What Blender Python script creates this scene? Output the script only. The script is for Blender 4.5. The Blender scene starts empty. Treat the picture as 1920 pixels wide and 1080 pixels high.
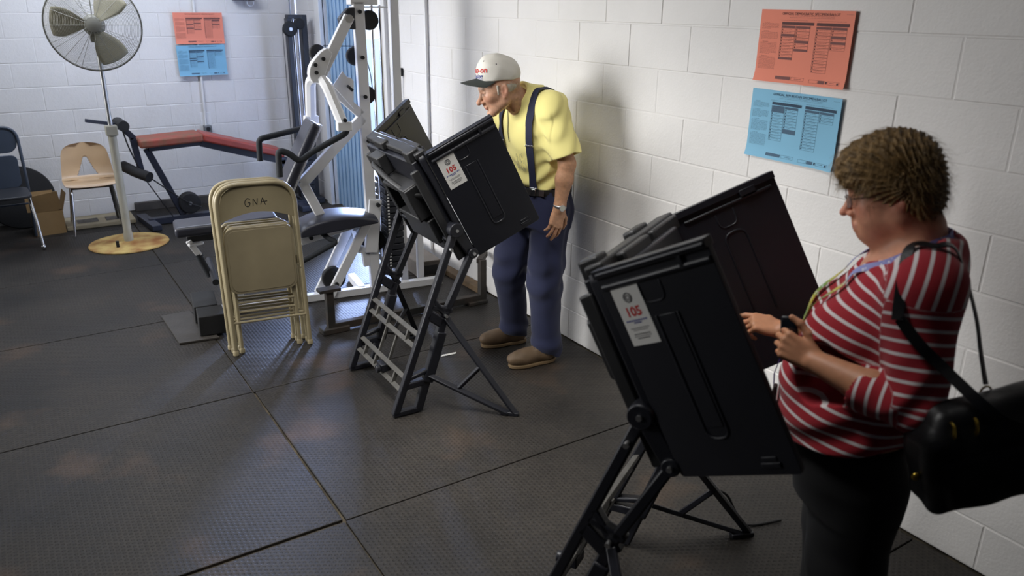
import bpy, math, random
import numpy as np
from mathutils import Vector, Matrix
random.seed(7); RNG = np.random.default_rng(7)
SC = bpy.context.scene
COL = SC.collection
V3 = lambda *a: np.array(a, float)
def unit(v):
    v = np.asarray(v, float); return v / (np.linalg.norm(v) + 1e-12)

# ---------------------------------------------------------------- materials
MATS = {}
def mat(name, col, rough=.6, metal=0., var=.0, vscale=8., bump=0., bscale=60., spec=.5, col2=None, coat=0., detail=4., attr=None, sheen=0.):
    """Principled material with noise colour variation and noise bump."""
    m = bpy.data.materials.new(name); m.use_nodes = True
    nt = m.node_tree; N, L = nt.nodes, nt.links; b = N['Principled BSDF']
    b.inputs['Roughness'].default_value = rough; b.inputs['Metallic'].default_value = metal
    b.inputs['Specular IOR Level'].default_value = spec
    b.inputs['Coat Weight'].default_value = coat
    b.inputs['Sheen Weight'].default_value = sheen
    tc = N.new('ShaderNodeTexCoord')
    src = None
    if attr:
        a = N.new('ShaderNodeAttribute'); a.attribute_name = attr; src = a.outputs['Color']
    if var > 0 or col2 is not None:
        n = N.new('ShaderNodeTexNoise'); n.inputs['Scale'].default_value = vscale; n.inputs['Detail'].default_value = detail
        L.new(tc.outputs['Object'], n.inputs['Vector'])
        r = N.new('ShaderNodeValToRGB'); r.color_ramp.elements[0].position = .35; r.color_ramp.elements[1].position = .68
        c1 = [max(0, c * (1 - var)) for c in col[:3]]; c2 = list(col2) if col2 is not None else [min(1, c * (1 + var)) for c in col[:3]]
        if src is None:
            r.color_ramp.elements[0].color = (*c1, 1); r.color_ramp.elements[1].color = (*c2, 1)
            L.new(n.outputs['Fac'], r.inputs['Fac']); L.new(r.outputs['Color'], b.inputs['Base Color'])
        else:
            r.color_ramp.elements[0].color = (1 - var,) * 3 + (1,); r.color_ramp.elements[1].color = (1, 1, 1, 1)
            mx = N.new('ShaderNodeMix'); mx.data_type = 'RGBA'; mx.blend_type = 'MULTIPLY'; mx.inputs['Factor'].default_value = 1
            L.new(n.outputs['Fac'], r.inputs['Fac']); L.new(src, mx.inputs[6]); L.new(r.outputs['Color'], mx.inputs[7]); L.new(mx.outputs[2], b.inputs['Base Color'])
    elif src is not None:
        L.new(src, b.inputs['Base Color'])
    else:
        b.inputs['Base Color'].default_value = (*col[:3], 1)
    if bump > 0:
        n2 = N.new('ShaderNodeTexNoise'); n2.inputs['Scale'].default_value = bscale; n2.inputs['Detail'].default_value = 3
        L.new(tc.outputs['Object'], n2.inputs['Vector'])
        bp = N.new('ShaderNodeBump'); bp.inputs['Strength'].default_value = bump; bp.inputs['Distance'].default_value = .004
        L.new(n2.outputs['Fac'], bp.inputs['Height']); L.new(bp.outputs['Normal'], b.inputs['Normal'])
    MATS[name] = m
    return m
def srgb(r, g, b):
    f = lambda c: (c / 255 / 12.92) if c / 255 <= .04045 else ((c / 255 + .055) / 1.055) ** 2.4
    return (f(r), f(g), f(b))

# ---------------------------------------------------------------- mesh builder
class MB:
    def __init__(s): s.v, s.f, s.m, s.n = [], [], [], 0
    def add(s, vs, fs, mi=0):
        vs = np.asarray(vs, float).reshape(-1, 3); s.v.append(vs)
        s.f += [tuple(int(i) + s.n for i in f) for f in fs]; s.m += [mi] * len(fs); s.n += len(vs); return s
    def box(s, c, size, R=None, mi=0):
        x, y, z = np.asarray(size, float) / 2
        p = np.array([(-x, -y, -z), (x, -y, -z), (x, y, -z), (-x, y, -z), (-x, -y, z), (x, -y, z), (x, y, z), (-x, y, z)])
        if R is not None: p = p @ np.asarray(R).T
        return s.add(p + np.asarray(c, float), [(3, 2, 1, 0), (4, 5, 6, 7), (0, 1, 5, 4), (1, 2, 6, 5), (2, 3, 7, 6), (3, 0, 4, 7)], mi)
    def beam(s, a, b, w, h, up=(0, 0, 1), mi=0):
        a, b = np.asarray(a, float), np.asarray(b, float); x = unit(b - a); y = np.cross(up, x)
        if np.linalg.norm(y) < 1e-3: y = np.cross((0, 1, 0), x)
        y = unit(y); z = np.cross(x, y)
        return s.box((a + b) / 2, (np.linalg.norm(b - a), w, h), np.column_stack([x, y, z]), mi)
    def tube(s, pts, r, n=10, closed=False, mi=0, flat=1., up=None):
        P = [np.asarray(p, float) for p in pts]; m = len(P)
        R = r if hasattr(r, '__len__') else [r] * m
        vs = []; prev = None
        for i in range(m):
            if closed: t = unit(P[(i + 1) % m] - P[i - 1])
            else: t = unit(P[min(i + 1, m - 1)] - P[max(i - 1, 0)])
            if prev is None:
                u = np.asarray(up, float) if up is not None else (V3(0, 0, 1) if abs(t[2]) < .9 else V3(1, 0, 0))
            else: u = prev
            u = unit(u - t * (u @ t)); prev = u; w = np.cross(t, u)
            for k in range(n):
                a = 2 * math.pi * k / n; vs.append(P[i] + R[i] * (math.cos(a) * u + flat * math.sin(a) * w))
        fs = []
        for i in range(m if closed else m - 1):
            j = (i + 1) % m
            for k in range(n): k2 = (k + 1) % n; fs.append((i * n + k, i * n + k2, j * n + k2, j * n + k))
        if not closed: fs += [tuple(range(n - 1, -1, -1)), tuple(range((m - 1) * n, m * n))]
        return s.add(vs, fs, mi)
    def lathe(s, prof, o=(0, 0, 0), axis=(0, 0, 1), n=24, mi=0):
        z = unit(axis); x = unit(np.cross((0, 1, 0) if abs(z[1]) < .9 else (1, 0, 0), z)); y = np.cross(z, x); o = np.asarray(o, float)
        vs = [o + r * (math.cos(2 * math.pi * k / n) * x + math.sin(2 * math.pi * k / n) * y) + h * z for r, h in prof for k in range(n)]
        fs = [(i * n + k, i * n + (k + 1) % n, (i + 1) * n + (k + 1) % n, (i + 1) * n + k) for i in range(len(prof) - 1) for k in range(n)]
        fs += [tuple(range(n - 1, -1, -1)), tuple(range((len(prof) - 1) * n, len(prof) * n))]
        return s.add(vs, fs, mi)
    def cyl(s, a, b, r, n=20, mi=0):
        a, b = np.asarray(a, float), np.asarray(b, float); L = np.linalg.norm(b - a)
        return s.lathe([(r, 0), (r, L)], a, b - a, n, mi)
    def prism(s, poly, o, X, Y, depth, mi=0):
        """polygon (x,y) in the plane o + x X + y Y, thickened by depth along X x Y"""
        o, X, Y = np.asarray(o, float), unit(X), unit(Y); Z = np.cross(X, Y); n = len(poly)
        a = [o + x * X + y * Y for x, y in poly]; b = [p + depth * Z for p in a]
        fs = [tuple(range(n - 1, -1, -1)), tuple(range(n, 2 * n))] + [(i, (i + 1) % n, n + (i + 1) % n, n + i) for i in range(n)]
        return s.add(a + b, fs, mi)
    def ell(s, c, r, R=None, n=16, mi=0):
        c = np.asarray(c, float); r = np.asarray(r if hasattr(r, '__len__') else (r, r, r), float); m = n // 2
        vs = [(math.sin(math.pi * i / m) * math.cos(2 * math.pi * k / n), math.sin(math.pi * i / m) * math.sin(2 * math.pi * k / n), math.cos(math.pi * i / m)) for i in range(1, m) for k in range(n)]
        vs = np.array(vs + [(0, 0, 1), (0, 0, -1)]) * r
        if R is not None: vs = vs @ np.asarray(R).T
        fs = [(i * n + k, (i + 1) * n + k, (i + 1) * n + (k + 1) % n, i * n + (k + 1) % n) for i in range(m - 2) for k in range(n)]
        t, b = (m - 1) * n, (m - 1) * n + 1
        fs += [(t, k, (k + 1) % n) for k in range(n)] + [(b, (m - 2) * n + (k + 1) % n, (m - 2) * n + k) for k in range(n)]
        return s.add(vs + c, fs, mi)
    def quad(s, a, b, c, d, mi=0): return s.add([a, b, c, d], [(0, 1, 2, 3)], mi)
    def text(s, string, size, o, X, Y, mi=0, off=.0006, wrap=None, bold=0.):
        vs, fs = text_mesh(string, size, bold)
        if not len(vs): return s
        if wrap: return s.add([wrap(x, y) for x, y in vs], fs, mi)
        o, X, Y = np.asarray(o, float), unit(X), unit(Y); Z = np.cross(X, Y)
        return s.add([o + x * X + y * Y + off * Z for x, y in vs], fs, mi)
    def build(s, name, mats, parent=None, bevel=0., smooth=38., seg=2):
        me = bpy.data.meshes.new(name)
        me.from_pydata(np.concatenate(s.v).tolist(), [], s.f)
        for m in (mats if isinstance(mats, (list, tuple)) else [mats]): me.materials.append(m)
        me.polygons.foreach_set('material_index', s.m)
        finish(me, smooth)
        o = bpy.data.objects.new(name, me); COL.objects.link(o)
        if parent is not None: o.parent = parent
        if bevel > 0:
            b = o.modifiers.new('bevel', 'BEVEL'); b.width = bevel; b.segments = seg; b.limit_method = 'ANGLE'; b.angle_limit = math.radians(40)
        return o
def finish(me, smooth):
    if smooth:
        me.polygons.foreach_set('use_smooth', [True] * len(me.polygons))
        me.set_sharp_from_angle(angle=math.radians(smooth))
    me.update()
_TXT = {}
def text_mesh(string, size, bold=0.):
    key = (string, bold)
    if key not in _TXT:
        cu = bpy.data.curves.new('t', 'FONT'); cu.body = string; cu.size = 1; cu.align_x = 'CENTER'; cu.align_y = 'CENTER'; cu.resolution_u = 3; cu.offset = bold
        ob = bpy.data.objects.new('t', cu); COL.objects.link(ob); dg = bpy.context.evaluated_depsgraph_get(); dg.update()
        me = ob.evaluated_get(dg).to_mesh()
        _TXT[key] = (np.array([(v.co.x, v.co.y) for v in me.vertices]), [tuple(p.vertices) for p in me.polygons])
        ob.evaluated_get(dg).to_mesh_clear(); bpy.data.objects.remove(ob); bpy.data.curves.remove(cu)
    v, f = _TXT[key]
    return v * size if len(v) else v, f
def tag(o, label=None, cat=None, group=None, kind=None):
    if label: o['label'] = label
    if cat: o['category'] = cat
    if group: o['group'] = group
    if kind: o['kind'] = kind
    return o
def thing(name, loc, rz, label, cat, group=None):
    o = bpy.data.objects.new(name, None); COL.objects.link(o); o.location = loc; o.rotation_euler = (0, 0, rz); o.empty_display_size = .1
    return tag(o, label, cat, group)
def copy_tree(o, parent=None):
    c = o.copy(); COL.objects.link(c)
    if parent is not None: c.parent = parent
    for ch in list(o.children): copy_tree(ch, c)
    return c
def rrect(x0, y0, x1, y1, r, n=4):
    pts = []
    for cx, cy, a0 in ((x1 - r, y0 + r, -90), (x1 - r, y1 - r, 0), (x0 + r, y1 - r, 90), (x0 + r, y0 + r, 180)):
        for k in range(n + 1):
            a = math.radians(a0 + 90 * k / n); pts.append((cx + r * math.cos(a), cy + r * math.sin(a)))
    return pts
def spline(pts, n=6):
    """Catmull-Rom through pts"""
    P = [np.asarray(p, float) for p in pts]; out = []
    for i in range(len(P) - 1):
        p0, p1, p2, p3 = P[max(i - 1, 0)], P[i], P[i + 1], P[min(i + 2, len(P) - 1)]
        for k in range(n):
            t = k / n; out.append(.5 * (2 * p1 + (p2 - p0) * t + (2 * p0 - 5 * p1 + 4 * p2 - p3) * t * t + (3 * p1 - p0 - 3 * p2 + p3) * t ** 3))
    out.append(P[-1]); return out
def arc_path(pts, r, n=5):
    """polyline with rounded corners"""
    P = [np.asarray(p, float) for p in pts]; out = [P[0]]
    for i in range(1, len(P) - 1):
        a, b, c = P[i - 1], P[i], P[i + 1]; rr = min(r, .45 * np.linalg.norm(a - b), .45 * np.linalg.norm(c - b))
        p, q = b + unit(a - b) * rr, b + unit(c - b) * rr
        for k in range(n + 1):
            t = k / n; out.append((1 - t) ** 2 * p + 2 * t * (1 - t) * b + t * t * q)
    out.append(P[-1]); return out

# ---------------------------------------------------------------- distance fields for bodies and clothes
class Field:
    def __init__(s, lo, hi, h):
        s.h = h; s.lo = np.asarray(lo, float); n = np.ceil((np.asarray(hi) - s.lo) / h).astype(int) + 1
        s.ax = [(s.lo[i] + h * np.arange(n[i])).astype(np.float32) for i in range(3)]
        s.d = np.full(tuple(n), .5, np.float32); s.R = np.eye(3); s.t = np.zeros(3); s.bake = []
    def frame(s, R=None, t=(0, 0, 0)):
        s.R = np.eye(3) if R is None else np.asarray(R, float); s.t = np.asarray(t, float)
    def P(s, q): return s.R @ np.asarray(q, float) + s.t
    def _reg(s, lo, hi):
        sl = []
        for i in range(3):
            a = int(max(0, math.floor((lo[i] - s.lo[i]) / s.h))); b = int(min(len(s.ax[i]), math.ceil((hi[i] - s.lo[i]) / s.h) + 1))
            if b <= a: return None, None
            sl.append(slice(a, b))
        x, y, z = (s.ax[i][sl[i]] for i in range(3))
        return tuple(sl), (x[:, None, None], y[None, :, None], z[None, None, :])
    def _put(s, sl, d, k, mode):
        cur = s.d[sl]
        if mode == 'sub': a, b = cur, -d; h = np.maximum(k - np.abs(a - b), 0) / max(k, 1e-6); s.d[sl] = np.maximum(a, b) + h * h * k * .25
        else: h = np.maximum(k - np.abs(cur - d), 0) / max(k, 1e-6); s.d[sl] = np.minimum(cur, d) - h * h * k * .25
    def cap(s, a, b, ra, rb=None, k=.0, mode='add'):
        rb = ra if rb is None else rb; a, b = s.P(a), s.P(b); m = max(ra, rb) + k + .02
        sl, X = s._reg(np.minimum(a, b) - m, np.maximum(a, b) + m)
        if sl is None: return
        ba = b - a; q = [X[i] - np.float32(a[i]) for i in range(3)]
        t = np.clip((q[0] * ba[0] + q[1] * ba[1] + q[2] * ba[2]) / (ba @ ba + 1e-9), 0, 1)
        d = np.sqrt((q[0] - t * ba[0]) ** 2 + (q[1] - t * ba[1]) ** 2 + (q[2] - t * ba[2]) ** 2) - (ra + (rb - ra) * t)
        s._put(sl, d.astype(np.float32), k, mode)
    def chain(s, pts, rs, k=.02, mode='add'):
        for i in range(len(pts) - 1): s.cap(pts[i], pts[i + 1], rs[i], rs[i + 1], k, mode)
    def ell(s, c, r, R=None, k=.0, mode='add'):
        c = s.P(c); R = s.R if R is None else s.R @ np.asarray(R); r = np.asarray(r, float); m = r.max() + k + .02
        sl, X = s._reg(c - m, c + m)
        if sl is None: return
        q = [X[i] - np.float32(c[i]) for i in range(3)]
        u = [(q[0] * R[0, i] + q[1] * R[1, i] + q[2] * R[2, i]) for i in range(3)]
        k0 = np.sqrt((u[0] / r[0]) ** 2 + (u[1] / r[1]) ** 2 + (u[2] / r[2]) ** 2); k1 = np.sqrt((u[0] / r[0] ** 2) ** 2 + (u[1] / r[1] ** 2) ** 2 + (u[2] / r[2] ** 2) ** 2)
        d = k0 * (k0 - 1) / (k1 + 1e-6)
        s._put(sl, d.astype(np.float32), k, mode)
    def rbox(s, c, half, r, k=.0, mode='add'):
        c = s.P(c); h = np.asarray(half, float) - r; m = float(np.linalg.norm(half)) + k + .02
        sl, X = s._reg(c - m, c + m)
        if sl is None: return
        q = [X[i] - np.float32(c[i]) for i in range(3)]; u = [np.abs(q[0] * s.R[0, i] + q[1] * s.R[1, i] + q[2] * s.R[2, i]) - h[i] for i in range(3)]
        d = np.sqrt(sum(np.maximum(a, 0) ** 2 for a in u)) + np.minimum(np.maximum(np.maximum(u[0], u[1]), u[2]), 0) - r
        s._put(sl, d.astype(np.float32), k, mode)
    def loft(s, secs, k=.03, mode='add', power=2.2):
        """vertical stack of sections (z, cx, cy, rx, ry): superelliptic slices, piecewise smooth"""
        S = np.array(secs, float); S = S[np.argsort(S[:, 0])]; z0, z1 = S[0, 0], S[-1, 0]
        m = S[:, 3:].max() + .05; lo = V3(S[:, 1].min() - m, S[:, 2].min() - m, z0 - .05); hi = V3(S[:, 1].max() + m, S[:, 2].max() + m, z1 + .05)
        sl, X = s._reg(lo, hi)
        if sl is None: return
        z = X[2].ravel(); zi = np.clip(z, z0, z1); f = [smooth_interp(zi, S[:, 0], S[:, i])[None, None, :] for i in range(1, 5)]
        u = np.abs(X[0] - f[0]) / f[2]; v = np.abs(X[1] - f[1]) / f[3]
        q = (u ** power + v ** power) ** (1 / power); d = (q - 1) * np.minimum(f[2], f[3])
        dz = np.maximum(z0 - z, z - z1)[None, None, :]; d = np.maximum(d, dz)
        s._put(sl, np.broadcast_to(d, s.d[sl].shape).astype(np.float32), k, mode)
    def cut(s, p, n, k=.004, lo=None, hi=None):
        """remove everything on the side n points to"""
        p, n = s.P(p), s.R @ unit(n)
        sl, X = s._reg(s.P(lo) if lo is not None else s.lo - 1, s.P(hi) if hi is not None else s.lo + 99)
        if sl is None: return
        d = (X[0] - p[0]) * n[0] + (X[1] - p[1]) * n[1] + (X[2] - p[2]) * n[2]
        cur = s.d[sl]; h = np.maximum(k - np.abs(cur - d), 0) / k; s.d[sl] = (np.maximum(cur, d) + h * h * k * .25).astype(np.float32)
    def warp(s, fn):
        X = (s.ax[0][:, None, None], s.ax[1][None, :, None], s.ax[2][None, None, :]); s.d += fn(*X).astype(np.float32)
    def mesh(s):
        d = s.d; ins = d < 0; n = np.array(d.shape) - 1
        c = [(i, j, k) for i in (0, 1) for j in (0, 1) for k in (0, 1)]
        sub = lambda o, A: A[o[0]:o[0] + n[0], o[1]:o[1] + n[1], o[2]:o[2] + n[2]]
        cnt = np.zeros(tuple(n), np.int8)
        for o in c: cnt += sub(o, ins)
        act = np.argwhere((cnt > 0) & (cnt < 8)); idx = np.full(tuple(n), -1, np.int64); idx[tuple(act.T)] = np.arange(len(act))
        pos = np.zeros((len(act), 3)); w = np.zeros(len(act))
        for o in c:
            for a in range(3):
                if o[a] == 0:
                    o2 = list(o); o2[a] = 1
                    da = d[tuple((act + o).T)]; db = d[tuple((act + o2).T)]; m = (da < 0) != (db < 0); t = da / np.where(m, da - db, 1)
                    p = np.array(o, float)[None, :].repeat(len(act), 0); p[:, a] += t; pos[m] += p[m]; w[m] += 1
        V = s.lo + s.h * (act + pos / w[:, None]); F = []
        for a in range(3):
            b, e = (a + 1) % 3, (a + 2) % 3
            sa = [slice(None)] * 3; sb = [slice(None)] * 3; sa[a] = slice(0, -1); sb[a] = slice(1, None)
            A, B = ins[tuple(sa)], ins[tuple(sb)]
            for flip, M in ((0, A & ~B), (1, ~A & B)):
                g = np.argwhere(M); g = g[(g[:, b] > 0) & (g[:, e] > 0) & (g[:, b] < n[b]) & (g[:, e] < n[e])]
                q = []
                for db_, de in ((-1, -1), (0, -1), (0, 0), (-1, 0)):
                    h = g.copy(); h[:, b] += db_; h[:, e] += de; q.append(idx[tuple(h.T)])
                q = np.array(q).T; F.append(q[:, ::-1] if flip else q)
        F = np.concatenate(F); F = F[(F >= 0).all(1)]
        return V, F
def smooth_interp(x, xs, ys):
    """monotone-ish cubic interpolation"""
    xs, ys = np.asarray(xs, float), np.asarray(ys, float)
    if len(xs) < 3: return np.interp(x, xs, ys)
    m = np.gradient(ys, xs); i = np.clip(np.searchsorted(xs, x) - 1, 0, len(xs) - 2); h = xs[i + 1] - xs[i]; t = (x - xs[i]) / h
    return ((1 + 2 * t) * (1 - t) ** 2) * ys[i] + t * (1 - t) ** 2 * h * m[i] + t * t * (3 - 2 * t) * ys[i + 1] + t * t * (t - 1) * h * m[i + 1]
def sm_mesh(name, fields, mats, parent, color=None, smooth_it=2, extra=None):
    """one mesh object from one or more fields; color(V)->(n,3) linear colour attribute, extra = {attr: fn(V)}"""
    Vs, Fs, n = [], [], 0
    for f in fields:
        V, F = f.mesh() if isinstance(f, Field) else f
        for _ in range(smooth_it):
            acc = np.zeros_like(V); c = np.zeros(len(V))
            for a, b in ((0, 1), (1, 2), (2, 3), (3, 0)):
                np.add.at(acc, F[:, a], V[F[:, b]]); np.add.at(acc, F[:, b], V[F[:, a]]); np.add.at(c, F[:, a], 1); np.add.at(c, F[:, b], 1)
            V = V * .5 + .5 * acc / np.maximum(c, 1)[:, None]
        Vs.append(V); Fs.append(F + n); n += len(V)
    V, F = np.concatenate(Vs), np.concatenate(Fs)
    me = bpy.data.meshes.new(name); me.from_pydata(V.tolist(), [], F.tolist())
    for m in (mats if isinstance(mats, (list, tuple)) else [mats]): me.materials.append(m)
    if color is not None:
        at = me.color_attributes.new('tint', 'FLOAT_COLOR', 'POINT'); c4 = np.ones((len(V), 4)); c4[:, :3] = color(V); at.data.foreach_set('color', c4.ravel())
    for k, fn in (extra or {}).items():
        at = me.attributes.new(k, 'FLOAT', 'POINT'); at.data.foreach_set('value', np.asarray(fn(V), float))
    me.polygons.foreach_set('use_smooth', [True] * len(me.polygons)); me.update()
    o = bpy.data.objects.new(name, me); COL.objects.link(o); o.parent = parent
    return o, V, F
def segdist(V, a, b):
    a, b = np.asarray(a, float), np.asarray(b, float); ba = b - a; t = np.clip((V - a) @ ba / (ba @ ba), 0, 1)
    return np.linalg.norm(V - a - t[:, None] * ba, axis=1), t

# ---------------------------------------------------------------- camera
cam_d = bpy.data.cameras.new('camera'); cam = bpy.data.objects.new('camera', cam_d); COL.objects.link(cam); SC.camera = cam
cR, cU, cF, cC = (0.84107071, -0.54082638, 0.01033914), (0.1757944, 0.29136455, 0.94032071), (0.5115627, 0.78905864, -0.34013244), (-2.65849, 0, 1.893324)
cam.matrix_world = Matrix([[cR[i], cU[i], -cF[i], cC[i]] for i in range(3)] + [[0, 0, 0, 1]])
cam_d.sensor_width = 36; cam_d.lens = 36 * 1471.3 / 1920; cam_d.clip_start = .05; cam_d.clip_end = 200
cam_d.dof.use_dof = True; cam_d.dof.focus_distance = 4.15; cam_d.dof.aperture_fstop = 2.8

# ---------------------------------------------------------------- setting materials
def wall_paint(name, c, dirt):
    m = mat(name, c, rough=.55, spec=.35, var=.035, vscale=2.2)
    nt = m.node_tree; N, L = nt.nodes, nt.links; b = N['Principled BSDF']; tc = N.new('ShaderNodeTexCoord')
    n1 = N.new('ShaderNodeTexNoise'); n1.inputs['Scale'].default_value = 95; n1.inputs['Detail'].default_value = 2
    n2 = N.new('ShaderNodeTexNoise'); n2.inputs['Scale'].default_value = 22; n2.inputs['Detail'].default_value = 3
    ad = N.new('ShaderNodeMath'); ad.operation = 'MULTIPLY_ADD'; ad.inputs[1].default_value = .6
    for n in (n1, n2): L.new(tc.outputs['Object'], n.inputs['Vector'])
    L.new(n1.outputs['Fac'], ad.inputs[0]); L.new(n2.outputs['Fac'], ad.inputs[2])
    bp = N.new('ShaderNodeBump'); bp.inputs['Strength'].default_value = .30; bp.inputs['Distance'].default_value = .006
    L.new(ad.outputs[0], bp.inputs['Height']); L.new(bp.outputs['Normal'], b.inputs['Normal'])
    # grime specks and scuffs, denser towards the floor
    old = b.inputs['Base Color'].links[0].from_socket
    v = N.new('ShaderNodeTexNoise'); v.inputs['Scale'].default_value = 5.5; v.inputs['Detail'].default_value = 9; v.inputs['Roughness'].default_value = .75
    L.new(tc.outputs['Object'], v.inputs['Vector'])
    rp = N.new('ShaderNodeValToRGB'); rp.color_ramp.elements[0].position = .66; rp.color_ramp.elements[1].position = .74
    rp.color_ramp.elements[0].color = (0, 0, 0, 1); rp.color_ramp.elements[1].color = (1, 1, 1, 1); L.new(v.outputs['Fac'], rp.inputs['Fac'])
    sx = N.new('ShaderNodeSeparateXYZ'); L.new(tc.outputs['Object'], sx.inputs[0])
    mr = N.new('ShaderNodeMapRange'); mr.inputs[1].default_value = 1.2; mr.inputs[2].default_value = 0; mr.inputs[3].default_value = .05; mr.inputs[4].default_value = dirt
    L.new(sx.outputs['Z'], mr.inputs[0])
    ml = N.new('ShaderNodeMath'); ml.operation = 'MULTIPLY'; L.new(rp.outputs['Color'], ml.inputs[0]); L.new(mr.outputs[0], ml.inputs[1])
    mx = N.new('ShaderNodeMix'); mx.data_type = 'RGBA'; mx.inputs[7].default_value = (*srgb(110, 98, 84), 1)
    L.new(ml.outputs[0], mx.inputs['Factor']); L.new(old, mx.inputs[6]); L.new(mx.outputs[2], b.inputs['Base Color'])
    return m
M_wall = wall_paint('block_paint', (.72, .70, .675), .5)
M_joint = mat('block_joint', (.62, .605, .585), rough=.7)
M_white = mat('white_paint', (.74, .73, .71), rough=.45, var=.04, vscale=5)
M_ceil = mat('ceiling_paint', (.55, .53, .5), rough=.8)
M_dirt = mat('gap_dirt', srgb(74, 66, 52), rough=.95, var=.5, vscale=14, bump=.6, bscale=80)
M_doorblue = mat('blue_door_panel', srgb(150, 180, 208), rough=.4, var=.1, vscale=3)

def floor_rubber():
    m = bpy.data.materials.new('rubber_mat'); m.use_nodes = True; nt = m.node_tree; N, L = nt.nodes, nt.links; b = N['Principled BSDF']
    tc = N.new('ShaderNodeTexCoord')
    def mapped(scale, rot=0.):
        mp = N.new('ShaderNodeMapping'); mp.inputs['Scale'].default_value = scale; mp.inputs['Rotation'].default_value = (0, 0, rot); L.new(tc.outputs['Object'], mp.inputs['Vector']); return mp.outputs[0]
    # hammered dimples on a hexagonal grid: product of three sine waves at 60 degrees
    sep = N.new('ShaderNodeSeparateXYZ'); L.new(tc.outputs['Object'], sep.inputs[0])
    def M(op, a, bb=None, c=None):
        n = N.new('ShaderNodeMath'); n.operation = op
        for i, v in enumerate((a, bb, c)):
            if v is None: continue
            if isinstance(v, (int, float)): n.inputs[i].default_value = v
            else: L.new(v, n.inputs[i])
        return n.outputs[0]
    k = 2 * math.pi / .0185; acc = None
    for a in (0, 60, 120):
        ca, sa = math.cos(math.radians(a)), math.sin(math.radians(a))
        w = M('COSINE', M('ADD', M('MULTIPLY', sep.outputs['X'], k * ca), M('MULTIPLY', sep.outputs['Y'], k * sa)))
        acc = w if acc is None else M('ADD', acc, w)
    dots = N.new('ShaderNodeMapRange'); dots.inputs[1].default_value = .1; dots.inputs[2].default_value = 1.7; L.new(acc, dots.inputs[0])   # 1 in the dimples
    big = N.new('ShaderNodeTexNoise'); big.inputs['Scale'].default_value = 1.3; big.inputs['Detail'].default_value = 7; big.inputs['Roughness'].default_value = .62; L.new(tc.outputs['Object'], big.inputs['Vector'])
    fine = N.new('ShaderNodeTexNoise'); fine.inputs['Scale'].default_value = 38; fine.inputs['Detail'].default_value = 6; L.new(tc.outputs['Object'], fine.inputs['Vector'])
    r1 = N.new('ShaderNodeValToRGB'); e = r1.color_ramp.elements; e[0].position = .34; e[1].position = .7
    e[0].color = (*srgb(33, 31, 29), 1); e[1].color = (*srgb(60, 55, 49), 1); L.new(big.outputs['Fac'], r1.inputs['Fac'])
    r2 = N.new('ShaderNodeValToRGB'); r2.color_ramp.elements[0].position = .38; r2.color_ramp.elements[1].position = .66; r2.color_ramp.elements[0].color = (.72, .72, .72, 1); r2.color_ramp.elements[1].color = (1.1, 1.1, 1.1, 1); L.new(fine.outputs['Fac'], r2.inputs['Fac'])
    m1 = N.new('ShaderNodeMix'); m1.data_type = 'RGBA'; m1.blend_type = 'MULTIPLY'; m1.inputs['Factor'].default_value = 1; L.new(r1.outputs['Color'], m1.inputs[6]); L.new(r2.outputs['Color'], m1.inputs[7])
    m2 = N.new('ShaderNodeMix'); m2.data_type = 'RGBA'; m2.inputs[7].default_value = (*srgb(26, 24, 23), 1)
    L.new(M('MULTIPLY', dots.outputs[0], .62), m2.inputs['Factor']); L.new(m1.outputs[2], m2.inputs[6])
    # rusty / dusty patches
    pt = N.new('ShaderNodeTexNoise'); pt.inputs['Scale'].default_value = 2.6; pt.inputs['Detail'].default_value = 5; L.new(mapped((1, 1, 1), .6), pt.inputs['Vector'])
    rp = N.new('ShaderNodeMapRange'); rp.inputs[1].default_value = .58; rp.inputs[2].default_value = .78; rp.inputs[4].default_value = .45; L.new(pt.outputs['Fac'], rp.inputs[0])
    m3 = N.new('ShaderNodeMix'); m3.data_type = 'RGBA'; m3.inputs[7].default_value = (*srgb(98, 76, 58), 1); L.new(rp.outputs[0], m3.inputs['Factor']); L.new(m2.outputs[2], m3.inputs[6])
    L.new(m3.outputs[2], b.inputs['Base Color'])
    rr = N.new('ShaderNodeMapRange'); rr.inputs[3].default_value = .42; rr.inputs[4].default_value = .72; L.new(big.outputs['Fac'], rr.inputs[0]); L.new(rr.outputs[0], b.inputs['Roughness'])
    b.inputs['Specular IOR Level'].default_value = .32
    h = M('MULTIPLY_ADD', dots.outputs[0], -1.0, M('MULTIPLY', fine.outputs['Fac'], .8))
    bp = N.new('ShaderNodeBump'); bp.inputs['Strength'].default_value = .55; bp.inputs['Distance'].default_value = .003; L.new(h, bp.inputs['Height']); L.new(bp.outputs['Normal'], b.inputs['Normal'])
    return m
M_floor = floor_rubber()

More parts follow.
